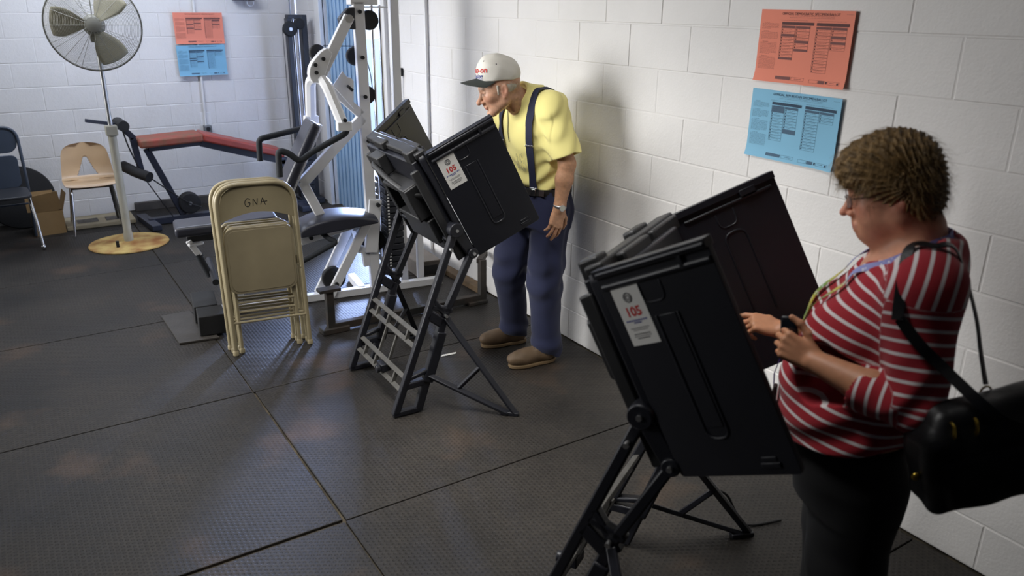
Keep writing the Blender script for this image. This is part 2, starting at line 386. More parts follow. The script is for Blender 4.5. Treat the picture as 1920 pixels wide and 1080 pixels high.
# ---------------------------------------------------------------- block walls
def block_wall(name, o, X, length, z1, zoff, ph_even, ph_odd, holes=()):
    """blocks laid along X from o; u runs 0..length. Faces point along X x Z."""
    o, X = np.asarray(o, float), unit(X); Z = V3(0, 0, 1); Nn = np.cross(X, Z); m = MB(); c = .2032; vs, fs = [], []
    cuts = lambda a, b: [(a, b)]
    k = -1
    while k * c + zoff < z1:
        za, zb = max(0, k * c + zoff), min(z1, (k + 1) * c + zoff); k += 1
        if zb - za < .01: continue
        ph = (ph_even if (k - 1) % 2 == 0 else ph_odd); u = ph - .4064 * math.ceil(ph / .4064 + 1)
        while u < length:
            ua, ub = max(0, u), min(length, u + .4064); u += .4064
            spans = [(ua, ub)]
            for h0, h1, hz in holes:
                if za < hz: spans = [s_ for a, b in spans for s_ in ((a, min(b, h0)), (max(a, h1), b)) if s_[1] - s_[0] > .012]
            for a, b in spans:
                if b - a < .012: continue
                j = RNG.uniform(-.0012, .0006); g = .0038; q = []
                for dep, ins in ((-.0032, .0), (-.003, .002), (j, g + .002)):
                    for uu, zz in ((a + ins, za + ins), (b - ins, za + ins), (b - ins, zb - ins), (a + ins, zb - ins)): q.append(o + uu * X + zz * Z + dep * Nn)
                n0 = len(vs); vs += q
                for r in (0, 4):
                    for i in range(4): fs.append((n0 + r + i, n0 + r + (i + 1) % 4, n0 + r + 4 + (i + 1) % 4, n0 + r + 4 + i))
                fs.append((n0 + 8, n0 + 9, n0 + 10, n0 + 11))
    m.add(vs, fs, 0)
    # the body of the wall behind the block faces
    segs = [(0, length)]
    for h0, h1, hz in holes: segs = [s_ for a, b in segs for s_ in ((a, h0), (h1, b)) if s_[1] > s_[0]]
    for a, b in segs: m.box(o + (a + b) / 2 * X + z1 / 2 * Z - .105 * Nn, (b - a, .197, z1), np.column_stack([X, -Nn, Z]), 0)
    for h0, h1, hz in holes: m.box(o + (h0 + h1) / 2 * X + (z1 + hz) / 2 * Z - .105 * Nn, (h1 - h0, .197, z1 - hz), np.column_stack([X, -Nn, Z]), 0)
    w = m.build(name, [M_wall], smooth=25); tag(w, kind='structure'); return w
ZC = 2.9; M_dim = mat('low_bounce_grey', (.2, .195, .19), rough=.8)  # grey set dark so the unseen walls bounce less light near the camera
# right wall: the face looks to -x, so it runs along -y (X x Z = -x  ->  X = -y)
YB = 8.09
block_wall('wall_right', (0, YB, 0), (0, -1, 0), 11.0, ZC, -.017, (YB - .22) % .4064, (YB - .005) % .4064, holes=((YB - 7.36, YB - 5.98, 2.15),))
block_wall('wall_back', (-7.0, YB, 0), (1, 0, 0), 7.0, ZC, -.0475, (.34 + 7) % .4064, (.138 + 7) % .4064)
for nm, c_, s_ in (('wall_left', (-7.1, 2.5, ZC / 2), (.2, 11.4, ZC)), ('wall_front', (-3.5, -3.0, ZC / 2), (7.4, .2, ZC))):
    tag(MB().box(c_, s_).build(nm, M_dim), kind='structure')
tag(MB().box((-3.5, 2.55, ZC + .05), (7.6, 11.6, .1)).build('ceiling', M_ceil), kind='structure')
# floor: a slab with rubber sheets laid 4 x 6 ft on it, gaps showing dirt
fb = MB(); fb.box((-3.5, 2.5, -.062), (7.4, 11.4, .1), mi=1)
fb.box((2.0, 6.6, -.10), (3.6, 6, .1), mi=2)
ys = [-2.9, -1.22, .01, 1.25, 2.494, 3.757, 5.005, 6.22, 7.45, 8.07]
xs_r, xs_l = [-1.805, -.012], [-6.98, -5.46, -3.63, -1.805]
for xs in (xs_r, xs_l):
    for i in range(len(xs) - 1):
        for j in range(len(ys) - 1):
            if xs is xs_l and i == 2 and 3 <= j <= 6: pass
            g = .0035; y0_, y1_ = ys[j] + (.011 if (xs is xs_l and j == 4) else g) * (1 if j == 4 else .8), ys[j + 1] - (.008 if (xs is xs_l and j == 3) else g)
            x0_, x1_ = xs[i] + (.009 if (xs is xs_r and j in (4,)) else g), xs[i + 1] - g
            fb.box(((x0_ + x1_) / 2, (y0_ + y1_) / 2, -.0065), (x1_ - x0_, y1_ - y0_, .013), mi=0)
fl = fb.build('floor', [M_floor, M_dirt, MATS['ceiling_paint']], bevel=.003, smooth=30); tag(fl, kind='structure')
# doorway in the right wall: white frame, ribbed blue door leaf standing open at the far side, daylight beyond
df = MB()
df.box((-.005, 7.42, 1.1), (.05, .12, 2.2)); df.box((-.005, 5.945, 1.1), (.05, .07, 2.2)); df.box((-.005, 6.68, 2.2), (.05, 1.6, .1))
tag(df.build('door_frame', M_white, bevel=.004), kind='structure')
dl = MB(); dl.box((.06, 6.99, 1.06), (.02, .72, 2.1))
for i in range(8): dl.box((.044, 6.66 + .094 * i, 1.06), (.016, .03, 2.1))
d1 = dl.build('door_1', M_doorblue, bevel=.004); tag(d1, kind='structure')
# a pale building across the yard outside the door
M_out = mat('outside_wall', srgb(196, 208, 222), rough=.9, var=.08, vscale=.6)
ob = MB(); ob.box((4.0, 12.0, .6), (8, .2, 1.5)); tag(ob.build('exterior_wall', M_out), kind='structure')
# conduits on the walls
for nm, pts in (('trim_1', [(-.963, 8.068, 2.6), (-.966, 8.068, 1.87), (-.985, 8.068, .76)]), ):
    tag(MB().tube(pts, .012, 8).build(nm, M_white), kind='structure')
tag(MB().tube([(-.016, 5.23, 2.8), (-.016, 5.23, .1)], .013, 8).build('trim_2', M_white), kind='structure')
tag(MB().tube([(-.07, 8.06, 2.8), (-.07, 8.06, .0)], .006, 6).build('trim_3', mat('cable_grey', srgb(120, 125, 130))), kind='structure')
# brown sill along the foot of the right wall, behind the gym
M_brown = mat('old_brown_wood', srgb(96, 78, 56), rough=.8, var=.35, vscale=9, bump=.5, bscale=40)
tag(MB().beam((-.05, 5.45, .022), (-.042, 4.42, .022), .075, .044).build('baseboard_right', M_brown, bevel=.006), kind='structure')
tag(MB().beam((-1.72, 8.06, .04), (-.02, 8.06, .04), .05, .08).build('baseboard_back', mat('dark_skirting', srgb(66, 62, 58), rough=.8, var=.3), bevel=.004), kind='structure')

# ---------------------------------------------------------------- common materials
M_blkp = mat('black_plastic', srgb(24, 25, 32), rough=.42, var=.12, vscale=6, bump=.05, bscale=260)
M_blkp2 = mat('black_plastic_worn', srgb(38, 38, 39), rough=.5, var=.2, vscale=10, bump=.1, bscale=200)
M_dust = mat('dusty_black_metal', srgb(70, 68, 64), rough=.65, var=.25, vscale=20)
M_chrome = mat('chrome', (.78, .78, .8), rough=.18, metal=1.)
M_steel = mat('dull_steel', (.5, .5, .5), rough=.4, metal=1.)
M_paper = mat('white_paper', srgb(226, 224, 218), rough=.75)
M_ink = mat('black_ink', srgb(38, 38, 42), rough=.7)
M_red = mat('red_ink', srgb(196, 44, 40), rough=.7)
M_blue = mat('blue_ink', srgb(76, 84, 150), rough=.7)
M_greyink = mat('grey_ink', srgb(140, 138, 136), rough=.7)
M_rubber = mat('black_rubber', srgb(26, 26, 27), rough=.75, var=.2, bump=.2, bscale=90)
M_screen = mat('screen_glass', srgb(24, 28, 36), rough=.12, spec=.6)

# ---------------------------------------------------------------- voting booths
def voting_booth(loc, rz, phn, phf, label, number):
    root = thing('voting_booth', loc, rz, label, 'voting booth', 'portable voting booths')
    hw, w, Lh, t, zt = .313, .346, .572, 1.082, 1.263
    d, n, y = V3(math.cos(t), 0, -math.sin(t)), V3(math.sin(t), 0, math.cos(t)), V3(0, 1, 0)
    O = V3(0, 0, zt); T = lambda a, b, c: O + a * d + b * y + c * n          # along the slope, across, out of the tray
    Rm = np.column_stack([d, y, n])
    # tray
    m = MB(); m.prism(rrect(-.005, -hw + .004, Lh, hw - .004, .03), T(0, 0, -.03), d, y, .03)
    m.box(T(.285, 0, -.045), (.54, .56, .03), Rm)
    tray = m.build('tray', M_blkp, root, bevel=.005)
    m = MB()                                                                    # rim along the top edge: stepped lumps
    m.box(T(-.004, 0, -.01), (.03, 2 * hw - .03, .055), Rm); m.box(T(.012, -.10, .026), (.05, .20, .035), Rm); m.box(T(.012, .16, .024), (.045, .22, .028), Rm)
    m.box(T(-.012, .10, -.035), (.04, .12, .04), Rm); m.box(T(.0, -.24, -.03), (.07, .07, .06), Rm)
    m.build('top_rim', M_blkp2, root, bevel=.007)
    # underside: moulded pockets, ribs and a carrying handle
    m = MB()
    def pocket(a0, a1, b0, b1, dep, wall=.012):
        for aa, bb, sa, sb in (((a0 + a1) / 2, b0, a1 - a0, wall), ((a0 + a1) / 2, b1, a1 - a0, wall), (a0, (b0 + b1) / 2, wall, b1 - b0), (a1, (b0 + b1) / 2, wall, b1 - b0)):
            m.box(T(aa, bb, -.055 - dep / 2), (sa + wall, sb + wall, dep), Rm)
    pocket(.14, .30, -.20, .04, .085); m.box(T(.22, -.15, -.10), (.15, .08, .07), Rm); m.box(T(.385, -.06, -.085), (.13, .32, .06), Rm); m.box(T(.47, -.02, -.075), (.08, .42, .04), Rm)
    m.box(T(.07, .10, -.08), (.10, .12, .06), Rm)
    m.box(T(.30, .265, -.07), (.5, .022, .04), Rm); m.box(T(.30, -.275, -.07), (.5, .022, .04), Rm); m.box(T(.30, .18, -.068), (.44, .02, .03), Rm)
    for a_ in (.18, .33, .44): m.box(T(a_, .19, -.068), (.018, .16, .03), Rm)
    m.build('underside_housing', M_blkp2, root, bevel=.006)
    MB().tube(arc_path([T(.06, .14, -.07), T(.06, .12, -.12), T(.10, -.06, -.135), T(.16, -.19, -.12), T(.20, -.215, -.07)], .05), .014, 10).build('carry_handle', M_blkp2, root)
    # voting machine lying on the tray, between the wings
    m = MB(); m.prism(rrect(.03, -.20, .47, .20, .03), T(0, 0, 0), d, y, .035); m.box(T(.05, 0, .045), (.07, .36, .03), Rm); m.box(T(.27, .205, .03), (.38, .035, .04), Rm)
    vm = m.build('voting_terminal', M_blkp, root, bevel=.008)
    MB().prism(rrect(.10, -.165, .43, .165, .01), T(0, 0, .036), d, y, .0015).build('screen', M_screen, vm)
    # wings
    for sgn, ph in ((-1, phn), (1, phf)):
        wn = n * math.cos(ph) + sgn * y * math.sin(ph); H0 = T(0, sgn * hw, 0); N_ = unit(np.cross(d, wn)) * (1)
        out = N_ if N_ @ y * sgn > 0 else -N_                                       # away from the voter's space
        Q = lambda a, b, c=0.: H0 + a * d + b * wn + c * out
        m = MB(); poly = rrect(.0, .0, Lh, w, .012)
        X_, Y_ = (d, wn) if np.cross(d, wn) @ out > 0 else (wn, d)
        pl = poly if X_ is d else [(b, a) for a, b in poly]
        m.prism(pl, H0 - .008 * out, X_, Y_, .016)
        Rw = np.column_stack([d, wn, out]) if np.linalg.det(np.column_stack([d, wn, out])) > 0 else np.column_stack([d, wn, -out])
        m.box(Q(.004, w / 2), (.022, w, .034), Rw)                                   # lip along the top
        m.tube([Q(.042, .012, .008), Q(.042, w - .004, .008)], .009, 8); m.tube([Q(.006, .012, .014), Q(.006, w - .004, .014)], .007, 8)
        m.box(Q(.02, w * .77, .011), (.055, .012, .012), Rw)
        U = lambda a0, a1, b0, b1: arc_path([Q(a0, b0, .008), Q(a1, b0, .008), Q(a1, b1, .008), Q(a0, b1, .008)], .07, 6)
        m.tube(U(.055, .105, .12, .185), .0032, 6); m.tube(U(.14, .47, .135, .20), .0045, 6)
        for a0, a1, b in ((.10, .46, .135), ): m.box(Q(.29, .168, .0085), (.30, .05, .004), Rw)
        m.box(Q(.545, w * .8, .010), (.014, .05, .006), Rw); m.box(Q(.53, w * .8, .0085), (.012, .04, .004), Rw)
        # same embossing on the voter's side, seen on the far wing
        U2 = lambda a0, a1, b0, b1: arc_path([Q(a0, b0, -.008), Q(a1, b0, -.008), Q(a1, b1, -.008), Q(a0, b1, -.008)], .07, 6)
        m.tube(U2(.05, .10, .13, .19), .003, 6); m.tube(U2(.40, .12, .13, .20), .004, 6); m.tube([Q(.035, .03, -.009), Q(.035, w - .02, -.009)], .006, 6)
        m.box(Q(.018, w * .72, -.016), (.02, .05, .012), Rw)
        pan = m.build('side_panel', M_blkp, root, bevel=.003)
        if sgn < 0:
            # numbered notice: white sheet, seal, red number, fine print
            a0, a1, b0, b1 = .052, .205, .03, .118; s = MB(); zf = .0088
            c0 = Q((a0 + a1) / 2, (b0 + b1) / 2, zf); S = lambda a, b, c=0.: Q(a, b, zf + c)
            s.quad(S(a0, b0), S(a1, b0), S(a1, b1), S(a0, b1), 0)
            bm = (b0 + b1) / 2
            def ring(r, wd, mi, nseg=20):
                for i in range(nseg):
                    p0, p1 = 2 * math.pi * i / nseg, 2 * math.pi * (i + 1) / nseg
                    s.quad(S(a0 + .028 + r * math.cos(p0), bm + r * math.sin(p0), .0006), S(a0 + .028 + (r + wd) * math.cos(p0), bm + (r + wd) * math.sin(p0), .0006), S(a0 + .028 + (r + wd) * math.cos(p1), bm + (r + wd) * math.sin(p1), .0006), S(a0 + .028 + r * math.cos(p1), bm + r * math.sin(p1), .0006), mi)
            ring(.011, .0025, 1); ring(.003, .0045, 4); ring(.0085, .0012, 4)
            s.text(number, .034, S(a0 + .066, bm), wn, -d, 2, bold=.03) if np.cross(wn, -d) @ out > 0 else s.text(number, .034, S(a0 + .066, bm), -wn, -d, 2, bold=.03)
            for a_, hl, wd, mi in ((.088, .034, .0022, 3), (.094, .012, .002, 3), (.108, .030, .0016, 4), (.113, .024, .0012, 4), (.124, .026, .0014, 1), (.1295, .028, .0014, 4), (.135, .02, .0014, 1)):
                k_ = 9
                for i in range(k_):
                    f0, f1 = bm - hl + 2 * hl * i / k_, bm - hl + 2 * hl * (i + .72) / k_
                    s.quad(S(a0 + a_ - wd, f0, .0005), S(a0 + a_ + wd, f0, .0005), S(a0 + a_ + wd, f1, .0005), S(a0 + a_ - wd, f1, .0005), mi)
            s.build('number_notice', [M_paper, M_ink, M_red, M_blue, M_greyink], pan, smooth=0)
    # folding stand
    lat = .30
    P1, F1 = V3(.146, 0, .89), V3(-.19, 0, .012); P2, M2, F2 = V3(.236, 0, .775), V3(.083, 0, .47), V3(-.068, 0, .012)
    along = lambda a, b, s_: a + (b - a) * s_
    for sgn in (-1, 1):
        o = V3(0, sgn * lat, 0); m = MB(); th = .034
        B = lambda a, b, wd=.036: m.beam(a + o, b + o, th, wd, up=(1, 0, .4))
        B(P1, F1, .034); B(P2, M2, .032); B(M2, F2, .040); B(F1 + V3(-.01, 0, .006), F2 + V3(.012, 0, .006), .028)
        B(along(P1, F1, .44), along(M2, F2, .06), .05); B(along(P1, F1, .36), along(P2, F2, .42), .026); B(along(P1, F1, .84), along(M2, F2, .68), .034)
        B(along(P1, F1, .40), along(P2, F2, .36), .026); B(along(M2, F2, .55), along(P1, F1, .80), .02)
        m.box(along(M2, F2, .42) + o + V3(.004, -.004 * 1, 0), (.05, .044, .26), Matrix.Rotation(.32, 3, 'Y'))
        leg = m.build('leg_frame', M_blkp, root, bevel=.006)
        m = MB()
        m.cyl(P1 + o + V3(0, sgn * .03, .01), P1 + o - V3(0, sgn * .03, -.01), .036, 20); m.beam(P1 + o + V3(0, 0, .01), P2 + o, .03, .05, up=(1, 0, 1)); m.cyl(P2 + o + V3(0, sgn * .026, 0), P2 + o - V3(0, sgn * .02, 0), .026, 18)
        m.beam(P1 + o, T(.43, sgn * .29, -.03), .03, .06); m.beam(P2 + o, T(.54, sgn * .29, -.02), .03, .05)
        m.build('hinge_bracket', M_blkp, root, bevel=.004)
        for q_ in (P1 + V3(0, 0, .01), P2, along(P1, F1, .09), M2 + V3(.0, 0, .015)): MB().cyl(q_ + o + V3(0, sgn * .017, 0), q_ + o + V3(0, sgn * .036, 0), .008, 12).build('bolt', M_steel, root)
        # splayed prop
        A, Bq, Cq = V3(.088, sgn * .315, .47), V3(-.012, sgn * .315, .19), V3(.325, sgn * .577, .012)
        m = MB(); Bm = lambda a, b, wd=.03: m.beam(a, b, .018, wd, up=(1, 0, 0))
        Bm(A, Cq, .03); Bm(Bq, Cq + V3(-.03, -.02 * sgn, 0), .028); Bm(along(A, Cq, .50), along(Bq, Cq, .34), .022); m.box(Cq + V3(-.02, -.02 * sgn, -.002), (.09, .03, .02), Matrix.Rotation(sgn * .7, 3, 'Z'))
        m.build('prop_leg', M_blkp, root, bevel=.004)
    m = MB()
    for s_, hh in ((.565, .012), (.63, .02), (.80, .014), (.87, .02)):
        q_ = along(P1, F1, s_); m.beam(q_ + V3(.0, -lat + .01, 0), q_ + V3(.0, lat - .01, 0), .012, .024, up=(1, 0, .4))
    for s0, s1 in ((.565, .63), (.80, .87)):
        for yy in (-.18, .06, .2): m.beam(along(P1, F1, s0) + V3(0, yy, 0), along(P1, F1, s1) + V3(0, yy, 0), .014, .02)
    for yy in (-.06, .07): m.beam(along(P1, F1, .63) + V3(.01, yy, 0), along(P1, F1, .80) + V3(.01, yy, 0), .012, .014)
    sp = m.build('spreader_rack', M_dust, root, bevel=.002)
    m = MB(); q_ = along(P1, F1, .835) + V3(0, -.04, 0); m.box(q_, (.05, .07, .04)); m.cyl(q_ + V3(-.03, -.02, 0), q_ + V3(-.05, -.02, 0), .02, 12)
    m.build('latch', M_blkp, sp, bevel=.004)
    MB().tube([P1 + V3(-.015, -lat, -.045), P1 + V3(-.015, lat, -.045)], .011, 10).build('top_crossbar', M_blkp, root)
    return root
b1 = voting_booth((-1.098, 3.426, 0), -.03, .193, .486, 'black folding voting booth beside the man in the yellow shirt', '105')
b2 = voting_booth((-1.199, 1.601, 0), -1.059, .285, .543, 'black folding voting booth in front of the woman in the striped top', '105')
# power lead hanging off the nearer booth's far prop
cb = MB().tube(spline([(.18, .45, .24), (.24, .50, .20), (.27, .56, .10), (.31, .62, .012), (.42, .72, .008)], 6), .005, 8).build('power_cord', M_rubber, b2)

# ---------------------------------------------------------------- folding chairs
M_beige = mat('beige_enamel', srgb(158, 146, 116), rough=.38, var=.07, vscale=5, bump=.05, bscale=150)
M_beige_seat = mat('beige_enamel_seat', srgb(152, 140, 112), rough=.45, var=.12, vscale=4)
M_marker = mat('marker_ink', srgb(32, 30, 26), rough=.6)
def folding_chair(loc, rz, label, group, mats_, word=None, lean=0.):
    root = thing('folding_chair', loc, rz, label, 'folding chair', group); root.rotation_euler = (lean, 0, rz)
    w = .421; fr, pn = mats_
    MB().tube(arc_path([(.012, 0, .012), (.0, 0, .972), (.41, 0, .972), (w + .008, 0, .012)], .12, 8), .0125, 12).build('front_frame', fr, root)
    MB().tube(arc_path([(.05, .028, .012), (.046, .030, .73), (.37, .030, .73), (.374, .028, .012)], .03, 4), .011, 10).build('rear_frame', fr, root)
    for z_, y_ in ((.30, .028), (.195, -.002), (.245, .03)): MB().tube([(.014 if y_ < .01 else .05, y_, z_), (w - .004 if y_ < .01 else .374, y_, z_ - .004)], .0075, 8).build('crossbar', fr, root)
    # curved back panel with an arched lower edge
    m = MB(); nx = 16; vs, fs = [], []
    for dy in (0, .006):
        for i in range(nx + 1):
            s = i / nx; x = .010 + s * .400; e = min(s, 1 - s) * .398
            top = .846 + math.sqrt(max(0, .12 ** 2 - max(0, .12 - e) ** 2)); bow = -.018 * math.sin(math.pi * s)
            bot = .765 + .055 * math.sin(math.pi * s) ** .9
            for z in np.linspace(bot, top, 7): vs.append((x, bow + dy + .004 + .012 * ((z - .76) / .2), z))
    R_ = lambda k, i, j: k * (nx + 1) * 7 + i * 7 + j
    for i in range(nx):
        for j in range(6): fs += [(R_(0, i, j), R_(0, i + 1, j), R_(0, i + 1, j + 1), R_(0, i, j + 1)), (R_(1, i, j), R_(1, i, j + 1), R_(1, i + 1, j + 1), R_(1, i + 1, j))]
        fs += [(R_(0, i, 0), R_(1, i, 0), R_(1, i + 1, 0), R_(0, i + 1, 0)), (R_(0, i, 6), R_(0, i + 1, 6), R_(1, i + 1, 6), R_(1, i, 6))]
    m.add(vs, fs, 0)
    if word:
        strokes = {'G': [[(.9, .85), (.5, 1.0), (.1, .6), (.15, .1), (.55, -.05), (.85, .25), (.8, .45), (.5, .42)]], 'N': [[(.05, .0), (.15, .9)], [(.15, .9), (.65, .1)], [(.65, .1), (.8, .95)]], 'A': [[(.0, .1), (.35, .95)], [(.35, .95), (.75, .0)], [(.05, .42), (1.05, .48)]]}
        x0 = .145
        for ch in word:
            for st in strokes[ch]:
                pts = spline([(x0 + a * .034, 0, .853 + b_ * .042) for a, b_ in st], 5)
                pts = [(x, .0045 + .012 * ((z - .76) / .2) - .018 * math.sin(math.pi * (x - .012) / .398), z) for x, _, z in pts]
                m.tube(pts, .0022, 6, mi=1)
            x0 += .042
    m.build('backrest', [pn, M_marker], root, smooth=50)
    # folded seat: dished plate with rolled rim
    m = MB(); m.prism(rrect(.022, .362, .388, .735, .05, 6), (0, -.004, 0), (1, 0, 0), (0, 0, 1), -.012)
    m.prism(rrect(.034, .374, .376, .723, .045, 6), (0, -.0042, 0), (1, 0, 0), (0, 0, 1), .0022)
    m.build('seat', MATS['beige_enamel_seat'] if pn is M_beige else pn, root, bevel=.004)
    for x_ in (.006, w - .006): m = MB(); m.box((x_, .014, .50), (.012, .045, .05)); m.cyl((x_ - .008, .0, .48), (x_ + .008, .0, .48), .012, 12); m.build('hinge', fr, root, bevel=.003)
    for x_, y_ in ((.012, 0), (w + .008, 0), (.05, .028), (.374, .028)): MB().lathe([(.013, 0), (.0165, .004), (.0165, .024), (.0135, .03)], (x_, y_, 0), n=12).build('foot_cap', fr, root)
    return root
gch = 'folded chairs standing in front of the gym'
for i, (lab, wd) in enumerate((('front beige folded metal chair with GNA written on its back', 'GNA'), ('middle beige folded metal chair between the lettered one and the rear one', None), ('rear beige folded metal chair standing last, closest to the gym machine', None))):
    folding_chair((-1.775 + .004 * i - .012 * (i == 2), 4.252 + .050 * i, 0), -.13, lab, gch, (M_beige, M_beige), wd, lean=-.02)
M_slate = mat('slate_enamel', srgb(58, 66, 78), rough=.4, var=.12, vscale=4)
# slate chair at the frame's edge: opened, its back to the wall, chrome glide legs
gc = thing('grey_chair', (-2.75, 7.36, 0), .06, 'dark slate metal chair with chrome front leg against the white back wall', 'chair')
MB().tube(arc_path([(-.19, .16, .012), (-.20, .12, .48), (-.215, .16, .925), (.195, .16, .925), (.20, .12, .48), (.19, .16, .012)], .11, 7), .0125, 10).build('back_frame', M_slate, gc)
m = MB(); m.prism(rrect(-.205, .72, .185, .915, .08, 6), (0, .165, 0), (1, 0, 0), (0, 0, 1), .010); m.prism(rrect(-.18, .44, .165, .705, .045, 5), (0, .142, 0), (1, 0, 0), (0, 0, 1), .012)
m.build('backrest', M_slate, gc, bevel=.004)
m = MB(); m.prism(rrect(-.2, -.26, .19, .14, .06, 5), (0, 0, .42), (1, 0, 0), (0, 1, 0), .022); m.build('seat', mat('dark_seat', srgb(40, 42, 47), rough=.5), gc, bevel=.006)
for sx in (-1, 1):
    MB().tube([(sx * .185 - .01, -.10, .425), (sx * .19 + .0, -.20, .20), (sx * .195, -.275, .035)], .0115, 10).build('leg', M_chrome, gc)
    MB().ell((sx * .195, -.28, .022), (.018, .018, .022)).build('foot_glide', M_chrome, gc)
for a_, b_ in (((-.18, .13, .30), (.18, .13, .30)), ((.185, .12, .40), (.175, -.1, .415)), ((-.185, .12, .40), (-.175, -.1, .415))): MB().tube([a_, b_], .008, 8).build('crossbar', M_slate, gc)
m = MB(); m.quad((.065, .141, .60), (.10, .141, .60), (.10, .141, .625), (.065, .141, .625)); m.quad((.065, .141, .565), (.10, .141, .565), (.10, .141, .592), (.065, .141, .592), 1)
m.build('sticker', [mat('sticker_green', srgb(90, 160, 110), rough=.6), mat('sticker_cream', srgb(215, 210, 170), rough=.6)], gc, smooth=0)

# ---------------------------------------------------------------- tan moulded school chair
M_tan = mat('tan_plastic', srgb(188, 158, 122), rough=.4, var=.06, vscale=5)
sc_ = thing('school_chair', (-2.10, 7.52, 0), -.02, 'tan moulded plastic school chair with triangular opening and chrome legs', 'chair')
def shell(u, v):
    """u -1..1 across, v 0..1 from seat front to top of back"""
    prof = [(0, -.185, .425), (.10, -.165, .445), (.3, -.06, .438), (.46, .06, .432), (.56, .115, .455), (.66, .145, .51), (.82, .17, .62), (1, .195, .735)]
    P_ = np.array(prof); y = smooth_interp(np.array([v]), P_[:, 0], P_[:, 1])[0]; z = smooth_interp(np.array([v]), P_[:, 0], P_[:, 2])[0]
    wd = .205 if v < .5 else .205 - .038 * ((v - .5) / .5) ** 1.3
    if v > .8: wd *= max(.03, 1 - ((v - .8) / .2) ** 3.4) ** (1 / 3.)
    if v < .08: wd *= .93 + .07 * (v / .08)
    x = u * wd; e = abs(u) ** 3
    if v < .5: z += .014 * e - .006
    else: y -= .028 * abs(u) ** 2; 
    return V3(x, y, z)
nu, nv = 60, 110; keep = {}; m = MB(); vs, fs = [], []
hole = lambda u, v: (.585 < v < .82) and abs(u) < .40 * (1 - (v - .585) / .285) 
for k in (0, 1):
    for i in range(nu + 1):
        for j in range(nv + 1):
            q_ = shell(-1 + 2 * i / nu, j / nv); vs.append(q_ + (V3(0, .006, -.006) if k else 0))
I = lambda k, i, j: k * (nu + 1) * (nv + 1) + i * (nv + 1) + j
cell = lambda i, j: 0 <= i < nu and 0 <= j < nv and not hole(-1 + 2 * (i + .5) / nu, (j + .5) / nv)
for i in range(nu):
    for j in range(nv):
        if not cell(i, j): continue
        fs += [(I(0, i, j), I(0, i + 1, j), I(0, i + 1, j + 1), I(0, i, j + 1)), (I(1, i, j), I(1, i, j + 1), I(1, i + 1, j + 1), I(1, i + 1, j))]
        for di, dj, a_, b_ in ((-1, 0, (0, 1), (0, 0)), (1, 0, (1, 0), (1, 1)), (0, -1, (0, 0), (1, 0)), (0, 1, (1, 1), (0, 1))):
            if not cell(i + di, j + dj): fs.append((I(0, i + b_[0], j + b_[1]), I(0, i + a_[0], j + a_[1]), I(1, i + a_[0], j + a_[1]), I(1, i + b_[0], j + b_[1])))
m.add(vs, fs); m.build('seat_shell', M_tan, sc_, smooth=60)
M_legdark = mat('dark_leg_tube', srgb(70, 68, 62), rough=.5)
for sx in (-1, 1):
    MB().tube(arc_path([(sx * .19, -.19, .01), (sx * .155, -.13, .395), (sx * .15, .0, .41), (sx * .15, .08, .40), (sx * .185, .2, .040)], .05), .0105, 10).build('leg', M_chrome if sx < 0 else M_legdark, sc_)
MB().tube([(-.155, -.12, .40), (.155, -.12, .40)], .009, 8).build('crossbar', M_legdark, sc_)

# ---------------------------------------------------------------- pedestal fan
M_fan = mat('fan_grey', srgb(150, 148, 136), rough=.45, metal=.3, var=.1)
M_blade = mat('fan_blade', srgb(150, 143, 116), rough=.55, var=.12, vscale=6)
M_pole = mat('fan_pole', srgb(176, 172, 156), rough=.45, var=.1, vscale=6)
M_rust = mat('rusty_base', srgb(196, 170, 104), rough=.75, col2=srgb(140, 88, 40), vscale=7, detail=8, bump=.2, bscale=60)
fan = thing('pedestal_fan', (-1.935, 6.93, 0), 0, 'large grey pedestal fan with wire cage on a rusty round base', 'fan')
MB().lathe([(.30, 0), (.305, .006), (.30, .014), (.12, .022), (.05, .03)], n=48).build('base', M_rust, fan, smooth=50)
MB().lathe([(.036, .02), (.036, .09), (.031, .10), (.031, .88), (.035, .885), (.035, .95), (.02, .955)], n=20).build('lower_pole', M_pole, fan)
MB().lathe([(.017, .9), (.017, 1.66)], n=16).build('upper_pole', M_steel, fan)
MB().box((0, -.01, .93), (.085, .075, .075)).build('collar', M_pole, fan, bevel=.006)
fd = unit(V3(-.13, -1, .02)); fo = V3(-.015, -.10, 1.715); fx = unit(np.cross(fd, (0, 0, 1))); fy = np.cross(fx, fd)
FP = lambda r, a, h: fo + r * (math.cos(a) * fx + math.sin(a) * fy) + h * fd
MB().lathe([(.05, -.02), (.075, .0), (.08, .07), (.06, .11), (.03, .12)], fo - .12 * fd, fd, 24).build('motor', M_fan, fan)
MB().box(V3(-.01, 0, 1.66), (.06, .06, .14)).build('neck', M_fan, fan, bevel=.008)
cage_r = lambda s: .325 * s; cage_h = lambda s, k: (.075 * math.sqrt(max(0, 1 - s ** 2.6)) + .0) * k
for k, nm in ((1, 'front_grille'), (-1, 'rear_grille')):
    m = MB()
    for i in range(4, 34):
        s = i / 33; m.tube([FP(cage_r(s), 2 * math.pi * j / 48, cage_h(s, k)) for j in range(48)], .0011, 4, closed=True)
    for i in range(16 if k > 0 else 12):
        a = 2 * math.pi * i / (16 if k > 0 else 12); m.tube([FP(cage_r(s), a, cage_h(s, k) + .003 * k) for s in np.linspace(.1, 1, 10)], .0018, 5)
    m.tube([FP(.325, 2 * math.pi * j / 64, 0) for j in range(64)], .006, 8, closed=True)
    if k > 0: m.lathe([(.035, .068), (.05, .072), (.05, .08), (.03, .084), (.005, .085)], fo, fd, 24)
    m.build(nm, M_fan, fan, smooth=60)
hub = MB().lathe([(.06, -.04), (.062, .035), (.05, .045), (.01, .048)], fo, fd, 24).build('hub', M_fan, fan)
